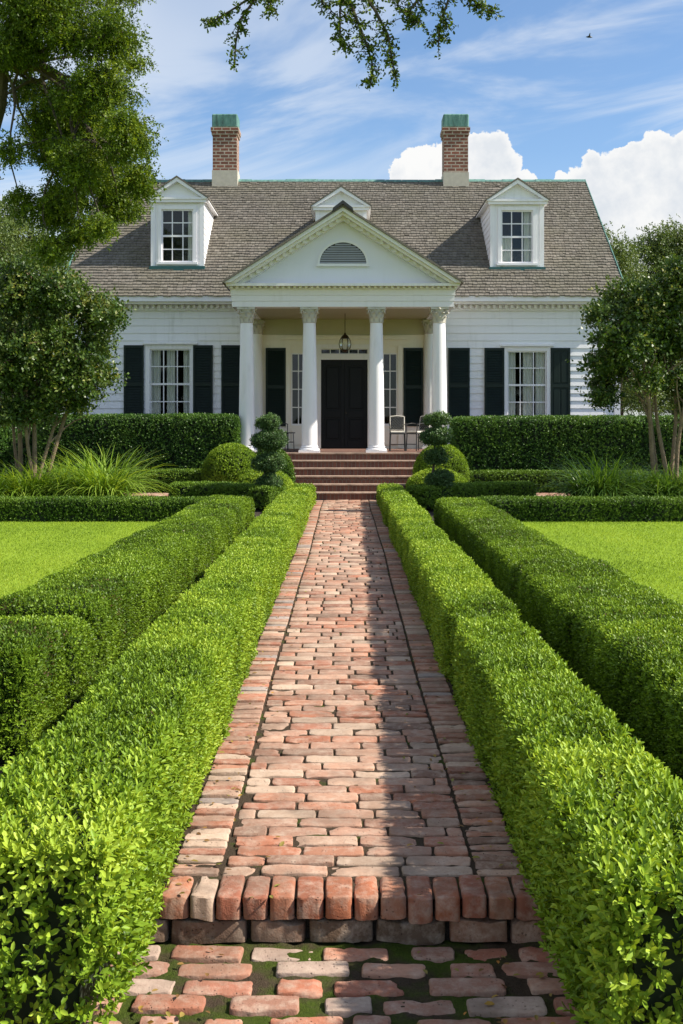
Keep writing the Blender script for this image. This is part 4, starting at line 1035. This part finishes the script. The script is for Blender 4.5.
def column(cx, cy, z0, z1, r0, r1, name='column', m=M_white):
    c = MB(); ch = .36; zc = z1 - ch; prof = []
    for i in range(9):
        t = i / 8; prof.append((r0 + (r1 - r0) * (t ** 1.6), z0 + .13 + (zc - z0 - .13) * t))
    c.lathe(cx, cy, prof, 28)
    cc = c.build(name, m, house, True)
    b = MB(); b.box(cx - r0 * 1.32, cx + r0 * 1.32, cy - r0 * 1.32, cy + r0 * 1.32, z0, z0 + .05)
    b.lathe(cx, cy, [(r0 * 1.25, z0 + .051), (r0 * 1.3, z0 + .07), (r0 * 1.24, z0 + .09), (r0 * 1.08, z0 + .10), (r0 * 1.06, z0 + .115), (r0 * 1.13, z0 + .125), (r0 * 1.1, z0 + .14), (r0 * 1.0, z0 + .15)], 28)
    b.build('column_base', m, cc, True)
    k = MB(); k.lathe(cx, cy, [(r1 * 1.0, zc), (r1 * 1.12, zc + .012), (r1 * 1.0, zc + .03), (r1 * .95, zc + .12), (r1 * 1.05, zc + .24), (r1 * 1.3, zc + .30), (r1 * 1.3, zc + .305)], 24)
    acanthus(k, cx, cy, zc + .02, r1 * 1.0, .13, 8, 0, .7); acanthus(k, cx, cy, zc + .09, r1 * 1.02, .15, 8, math.pi / 8, .9)
    for q in range(4):
        a = math.pi / 4 + q * math.pi / 2; ca, sa = math.cos(a), math.sin(a); pts = []
        for j in range(14):
            t = j / 13; an = t * 4.6; rr = .055 * (1 - t * .75)
            pts.append((cx + ca * (r1 * 1.28 + .055 - math.cos(an + .4) * rr * .9), cy + sa * (r1 * 1.28 + .055 - math.cos(an + .4) * rr * .9), zc + .245 + math.sin(an + .4) * rr))
        k.tube(pts, [.018 * (1 - j / 20) for j in range(14)], 6)
        k.tube([(cx + ca * r1 * 1.05, cy + sa * r1 * 1.05, zc + .12), (cx + ca * (r1 * 1.2), cy + sa * (r1 * 1.2), zc + .22), pts[0]], .014, 6)
        a2 = q * math.pi / 2; k.lathe(cx + math.cos(a2) * r1 * 1.42, cy + math.sin(a2) * r1 * 1.42, [(.005, zc + .29), (.03, zc + .305), (.03, zc + .33), (.005, zc + .345)], 8)
    w = r1 * 1.62; pl = []
    for q in range(4):
        a = -3 * math.pi / 4 + q * math.pi / 2; b2 = a + math.pi / 2
        for t in np.linspace(0, .9, 5):
            ax, ay = math.cos(a) * w * 1.25, math.sin(a) * w * 1.25; bx, by = math.cos(b2) * w * 1.25, math.sin(b2) * w * 1.25
            px_, py_ = ax + (bx - ax) * t, ay + (by - ay) * t; kk = 1 - .14 * math.sin(math.pi * t); pl.append((cx + px_ * kk, cy + py_ * kk))
    n = len(pl); k.add([(p[0], p[1], zc + .306) for p in pl] + [(p[0], p[1], zc + .358) for p in pl], [tuple(range(n))[::-1], tuple(range(n, 2 * n))] + [(i, (i + 1) % n, n + (i + 1) % n, n + i) for i in range(n)])
    k.build('capital', M_cap, cc, True)
M_cap = painted('shaded_capital_paint', (.56, .53, .45), (.2, .17, .11), 1.0)  # darker than the columns: shadows of the carving put into the colour
for dx in (-2.20, -.765, .765, 2.20): column(HXc + dx, YC, PZ + .001, CT, .183, .142)
for dx in (-2.22, 2.22): column(HXc + dx, YW - .12, PZ + .001, CT, .15, .13, 'pilaster', M_trim)
# ceiling, beams and entablature
en = MB()
XE = 2.52
en.box(HXc - XE, HXc + XE, 26.70, 27.14, CT + .001, CT + .13); en.box(HXc - XE - .015, HXc + XE + .015, 26.685, 27.155, CT + .132, CT + .26); en.box(HXc - XE - .03, HXc + XE + .03, 26.67, 27.17, CT + .262, CT + .40)
for sx in (-1, 1):
    xa, xb = sorted((HXc + sx * (XE - .4), HXc + sx * XE)); en.box(xa, xb, 27.172, YW - .05, CT + .002, CT + .40)
en.build('entablature', M_white, house)
MB().box(PL + .005, PR - .005, YW - .045, YW - .021, 3.90, CT + .029).build('frieze_board', M_ceil, house)
MB().box(HXc - XE + .402, HXc + XE - .402, 27.172, YW - .022, CT + .03, CT + .06).build('porch_ceiling', M_ceil, house)
cn = MB(); zc0 = CT + .402; zc1 = 4.78
cn.box(HXc - XE - .05, HXc + XE + .05, 26.62, 26.669 + .5, zc0, zc0 + .03)
x = HXc - XE - .03
while x < HXc + XE: cn.box(x, x + .06, 26.55, 26.619, zc0 + .0, zc0 + .045); x += .13
cn.box(HXc - XE - .11, HXc + XE + .11, 26.45, 27.2, zc0 + .047, zc1)
for sx in (-1, 1):
    xa, xb = sorted((HXc + sx * (XE + .03), HXc + sx * (XE + .11))); cn.box(xa, xb, 27.201, YW - .05, zc0 + .047, zc1 - .002)
AZ = 6.47; hw = 2.66; sl = (AZ - zc1) / hw
# raking cornice in three steps, with dentils under it
for (y0, t0, t1) in ((26.33, 0, .09), (26.42, .092, .16), (26.60, .162, .25)):
    for sx in (-1, 1):
        cn.prism([(HXc + sx * (hw - t0 / sl), zc1 + .002), (HXc, AZ - t0), (HXc, AZ - t1), (HXc + sx * (hw - t1 / sl), zc1 + .002)], y0, 26.79)
dn = cn; k = 0
for sx in (-1, 1):
    t = .13
    while t < hw - .52:
        xx = HXc + sx * t; zz = AZ - .18 - t * sl
        dn.box(xx - .032, xx + .032, 26.53, 26.599, zz - .055, zz + .03); t += .15
cn.build('cornice', M_trim, house)
gb = MB(); gb.prism([(HXc - hw + .1, zc1 + .003), (HXc + hw - .1, zc1 + .003), (HXc, AZ - .08)], 26.792, 26.85)
gable = gb.build('gable_wall', M_tymp, house)
pr = MB()
for sx in (-1, 1): pr.prism([(HXc + sx * (hw + .04), zc1 - .02), (HXc + sx * (hw + .04), zc1 + .03), (HXc, AZ + .055), (HXc, AZ + .003)], 26.28, 32.6)
pr.build('porch_roof', M_shg, house)
MB().prism([(HXc - .24, AZ - .115), (HXc, AZ + .058), (HXc + .24, AZ - .115), (HXc + .22, AZ - .03), (HXc, AZ + .14), (HXc - .22, AZ - .03)], 26.24, 27.4).build('ridge_cap', M_iron, house)
# half-round vent
vx, vz, vr, Yg = wx(343, 26.8), wz(264, 26.8), .53, 26.79
v = MB(); arc = [(vx + vr * math.cos(math.pi * i / 24), vz + vr * .92 * math.sin(math.pi * i / 24)) for i in range(25)]; arc2 = [(vx + (vr + .05) * math.cos(math.pi * i / 24), vz + (vr * .92 + .05) * math.sin(math.pi * i / 24)) for i in range(25)]
for i in range(24): v.prism([arc[i], arc2[i], arc2[i + 1], arc[i + 1]], Yg - .04, Yg)
v.box(vx - vr - .07, vx + vr + .07, Yg - .07, Yg, vz - .06, vz - .001)
vent = v.build('gable_vent', M_white, gable)
sl_ = MB(); z = .01
while z < vr * .90:
    w = vr * math.sqrt(max(0, 1 - ((z + .03) / (vr * .92)) ** 2)) - .005
    if w > .04: sl_.prism([(Yg - .032, vz + z), (Yg - .026, vz + z - .006), (Yg - .006, vz + z + .030), (Yg - .012, vz + z + .036)], vx - w, vx + w, axis='x')
    z += .052
sl_.build('slats', M_slat, gable)
MB().prism(arc, Yg - .005, Yg - .001).build('vent_backing', M_dark, gable)

# ================================================================== THINGS ON THE PORCH
# lantern
YL = 28.7; lx, lz = wx(345, YL), wz(352.5, YL); ln = empty('lantern', (lx, YL, lz), 'bronze and glass lantern hanging from the porch ceiling above the door', 'lantern')
c = MB(); c.lathe(lx, YL, [(.02, lz), (.05, lz + .02), (.09, lz + .05), (.085, lz + .06)], 12); c.lathe(lx, YL, [(.10, lz + .34), (.105, lz + .36), (.07, lz + .41), (.03, lz + .44), (.02, lz + .48)], 12)
for k in range(6):
    a = k * math.pi / 3; c.tube([(lx + math.cos(a) * r_, YL + math.sin(a) * r_, lz + z_) for r_, z_ in ((.085, .055), (.13, .12), (.145, .20), (.13, .29), (.10, .35))], .009, 6)
c.build('cage', M_bronze, ln, True)
c = MB(); c.lathe(lx, YL, [(.075, .062 + lz), (.115, lz + .12), (.13, lz + .20), (.115, lz + .29), (.09, lz + .34)], 18); c.build('glass_globe', M_glass, ln, True)
c = MB(); zz = lz + .48
while zz < CT + .03: c.tube([(lx, YL, zz), (lx, YL, zz + .028)], .009, 6); zz += .034
c.tube([(lx, YL, lz + .47), (lx, YL, CT + .02)], .004, 5); c.build('chain', M_bronze, ln)
c = MB()
for k in range(3):
    a = k * 2.1; c.lathe(lx + .03 * math.cos(a), YL + .03 * math.sin(a), [(.01, lz + .06), (.01, lz + .17), (.004, lz + .20)], 8)
c.build('candle_tube', M_cush, ln)
# porch chairs with lattice backs
def chair(x, y, rz, label):
    t = empty('porch_chair', (x, y, PZ), label, 'chair', 'chairs on the porch'); t.rotation_euler = (0, 0, rz)
    ca = [(-.17, -.2), (.17, -.2), (-.17, .17), (.17, .17)]
    def lk(mb, name, m, sm=False):
        o = mb.build(name, m, None, sm); o.parent = t; return o
    for (a, b) in ca: lk(MB().tube([(a * 1.08, b * 1.08, 0.001), (a, b, .42)], .013, 8), 'leg', M_iron, True)
    lk(MB().box(-.19, .19, -.22, .19, .40, .425, bev=.005), 'seat_frame', M_iron)
    lk(MB().box(-.17, .17, -.205, -.19, .15, .17), 'stretcher', M_iron)
    lk(MB().box(-.18, .18, -.21, .17, .427, .475, bev=.015), 'cushion', M_cush)
    b = MB(); 
    for a in (-.17, .17): b.tube([(a, .18, .42), (a, .21, .62), (a, .24, .82)], .014, 8)
    b.tube([(-.17, .24, .82), (0, .245, .84), (.17, .24, .82)], .014, 8); b.tube([(-.17, .195, .50), (.17, .195, .50)], .01, 8)
    lk(b, 'back_frame', M_cush, True)
    b = MB()
    for i in range(-5, 6):
        for s in (-1, 1):
            x0, x1 = i * .068 - .16 * s, i * .068 + .16 * s; z0_, z1_ = .50, .82
            def cl_(x, z, xo, zo):
                if abs(x) <= .17: return x, z
                tt = ((.17 if x > 0 else -.17) - xo) / (x - xo); return xo + (x - xo) * tt, zo + (z - zo) * tt
            if (abs(x0) > .17 and abs(x1) > .17 and x0 * x1 > 0): continue
            A = cl_(x0, z0_, x1, z1_); B = cl_(x1, z1_, x0, z0_)
            if abs(A[1] - B[1]) < .04: continue
            b.tube([(A[0], .195 + (A[1] - .5) * .14, A[1]), (B[0], .195 + (B[1] - .5) * .14, B[1])], .011, 5)
    lk(b, 'lattice', M_iron)
    lk(MB().prism([(.215, .50), (.26, .82), (.27, .82), (.225, .50)], -.165, .165, axis='x'), 'back_panel', M_cush)
    for s in (-1, 1): lk(MB().tube([(s * .19, .205, .64), (s * .20, -.02, .66), (s * .19, -.19, .64), (s * .18, -.2, .43)], .011, 6), 'armrest', M_iron, True)
chair(wx(397.5, 28.1), 28.1, 0, 'lattice-backed chair with a pale seat, facing out right of the door')
chair(wx(418, 28.3), 28.3, -.9, 'lattice-backed chair half hidden behind the right tiered topiary')
chair(wx(277, 28.2), 28.2, .5, 'lattice-backed chair half hidden behind the left tiered topiary')
tx, ty = wx(289, 28.2), 28.2
t = empty('side_table', (tx, ty, PZ), 'small dark metal side table beside the left porch chair', 'side table')
MB().lathe(tx, ty, [(.14, PZ + .42), (.15, PZ + .425), (.15, PZ + .44), (.14, PZ + .445)], 20).build('tabletop', M_iron, t, True)
MB().lathe(tx, ty, [(.11, PZ + .20), (.12, PZ + .205), (.12, PZ + .215), (.11, PZ + .22)], 20).build('lower_shelf', M_iron, t, True)
for k in range(3):
    a = k * 2 * math.pi / 3 + .4; MB().tube([(tx + .13 * math.cos(a), ty + .13 * math.sin(a), PZ + .001), (tx + .11 * math.cos(a), ty + .11 * math.sin(a), PZ + .42)], .009, 6).build('leg', M_iron, t, True)

# white fence running off the right end of the house
fn = empty('fence', (WR + .1, 31.2, 0), 'white board fence running off the right end of the house', 'fence')
MB().box(WR + .06, 13.5, 31.17, 31.23, 1.62, 1.70).build('rail', M_white, fn)
b = MB(); x = WR + .08
while x < 13.4: b.box(x, x + .14, 31.19, 31.21, .16, 1.617); x += .145
b.build('boards', M_white, fn)
x = WR + .2
while x < 13.4: MB().box(x, x + .1, 31.235, 31.335, .1, 1.66).build('post', M_white, fn); x += 1.9
# bird high over the house
Yb = 60; bx_, bz_ = wx(589, Yb), wz(37, Yb); bd = MB()
bd.tube([(bx_ - .16, Yb, bz_), (bx_ - .05, Yb, bz_ + .01), (bx_ + .08, Yb, bz_), (bx_ + .18, Yb, bz_ - .01)], [.01, .05, .045, .01], 8)
for s in (-1, 1): bd.add([(bx_ - .04, Yb + s * .03, bz_ + .02), (bx_ + .06, Yb + s * .03, bz_ + .02), (bx_ + .02, Yb + s * .2, bz_ + .12), (bx_ + .07, Yb + s * .38, bz_ + .06), (bx_ - .01, Yb + s * .22, bz_ + .13)], [(0, 1, 2, 4), (2, 3, 4)])
tag(bd.build('bird', M_iron), 'tiny dark bird flying in the blue sky above the right dormer', 'bird')

# ================================================================== SKY
wd = bpy.data.worlds.new('World'); SC.world = wd; wd.use_nodes = True
nt = NT(wd.node_tree); bg = nt.n['Background']
sky = nt.new('ShaderNodeTexSky'); sky.sky_type = 'NISHITA'; sky.sun_disc = False
sky.sun_elevation = R(SUN_EL); sky.sun_rotation = R(90 - SUN_AZ); sky.air_density = 1.0; sky.dust_density = .6; sky.ozone_density = 1.6
D = nt.new('ShaderNodeTexCoord').outputs['Generated']
dirn = nt.vmath('NORMALIZE', D).outputs[0]
# thin streaky high cloud
rot = nt.new('ShaderNodeVectorRotate'); rot.rotation_type = 'Y_AXIS'; nt.put(rot.inputs['Vector'], dirn); rot.inputs['Angle'].default_value = R(11)
st = nt.vmath('MULTIPLY', rot.outputs[0], (2.6, 2.6, 15)).outputs[0]
c1 = nt.noise(st, 1.1, 6, .58, .8); c2 = nt.noise(nt.vmath('ADD', dirn, (3.1, 0, 0)).outputs[0], 2.6, 3, .5)
sx_ = nt.new('ShaderNodeSeparateXYZ'); nt.link(dirn, sx_.inputs[0])
lft = nt.mapr(sx_.outputs[0], .15, -.15, -.02, .16)
ci = nt.math('MULTIPLY', nt.mapr(nt.math('ADD', c1, lft), .43, .66, 0, 1, True), nt.mapr(c2, .35, .6, .35, 1))
bot = nt.mapr(sx_.outputs[2], 0.0, .22, .35, 0)
ci = nt.math('MAXIMUM', nt.math('MULTIPLY', ci, .85), bot)
col = nt.mix(ci, nt.mix(1.0, sky.outputs[0], (.84, .96, 1.08), 'MULTIPLY'), (5.4, 5.7, 6.05))
# heaped clouds
def pdir(px, py): v = Vector(((px - CX) / F, 1, (HY - py) / F)); return v.normalized()
nv = nt.new('ShaderNodeTexNoise'); nt.put(nv.inputs['Vector'], dirn); nv.inputs['Scale'].default_value = 26; nv.inputs['Detail'].default_value = 8; nv.inputs['Roughness'].default_value = .62
off = nt.vmath('SCALE', nt.vmath('SUBTRACT', nv.outputs['Color'], (.5, .5, .5)).outputs[0], scale=.040).outputs[0]
dp = nt.vmath('ADD', dirn, off).outputs[0]
best = None
for (px, py, r) in [(645, 215, 62), (612, 182, 30), (585, 196, 26), (655, 168, 34), (682, 170, 34), (562, 182, 10), (690, 250, 80), (600, 225, 40), (630, 158, 16),
                    (492, 162, 33), (458, 162, 28), (425, 172, 24), (522, 184, 20), (402, 176, 13), (470, 150, 20), (480, 195, 50), (430, 190, 26), (-380, 200, 90), (-460, 180, 70), (1100, 160, 80), (1180, 200, 110)]:
    c = pdir(px, py); d_ = nt.vmath('DISTANCE', dp, tuple(c)).outputs['Value']; q = nt.math('DIVIDE', d_, r / F * .93)
    best = q if best is None else nt.math('MINIMUM', best, q)
msk = nt.mapr(best, 1.03, .96, 0, 1, True)
shn = nt.noise(nt.vmath('ADD', dirn, (0, 0, .012)).outputs[0], 22, 5, .6)
shade = nt.math('MULTIPLY', nt.mapr(shn, .40, .60), nt.mapr(best, 1.0, .70))
low = nt.mapr(sx_.outputs[2], .22, .12)
ccol = nt.mix(nt.math('MULTIPLY', nt.math('ADD', shade, nt.math('MULTIPLY', low, .3)), .7), (6.1, 6.1, 6.05), (4.3, 4.65, 5.1))
col = nt.mix(msk, col, ccol)
nt.put(bg.inputs['Color'], col); bg.inputs['Strength'].default_value = .088
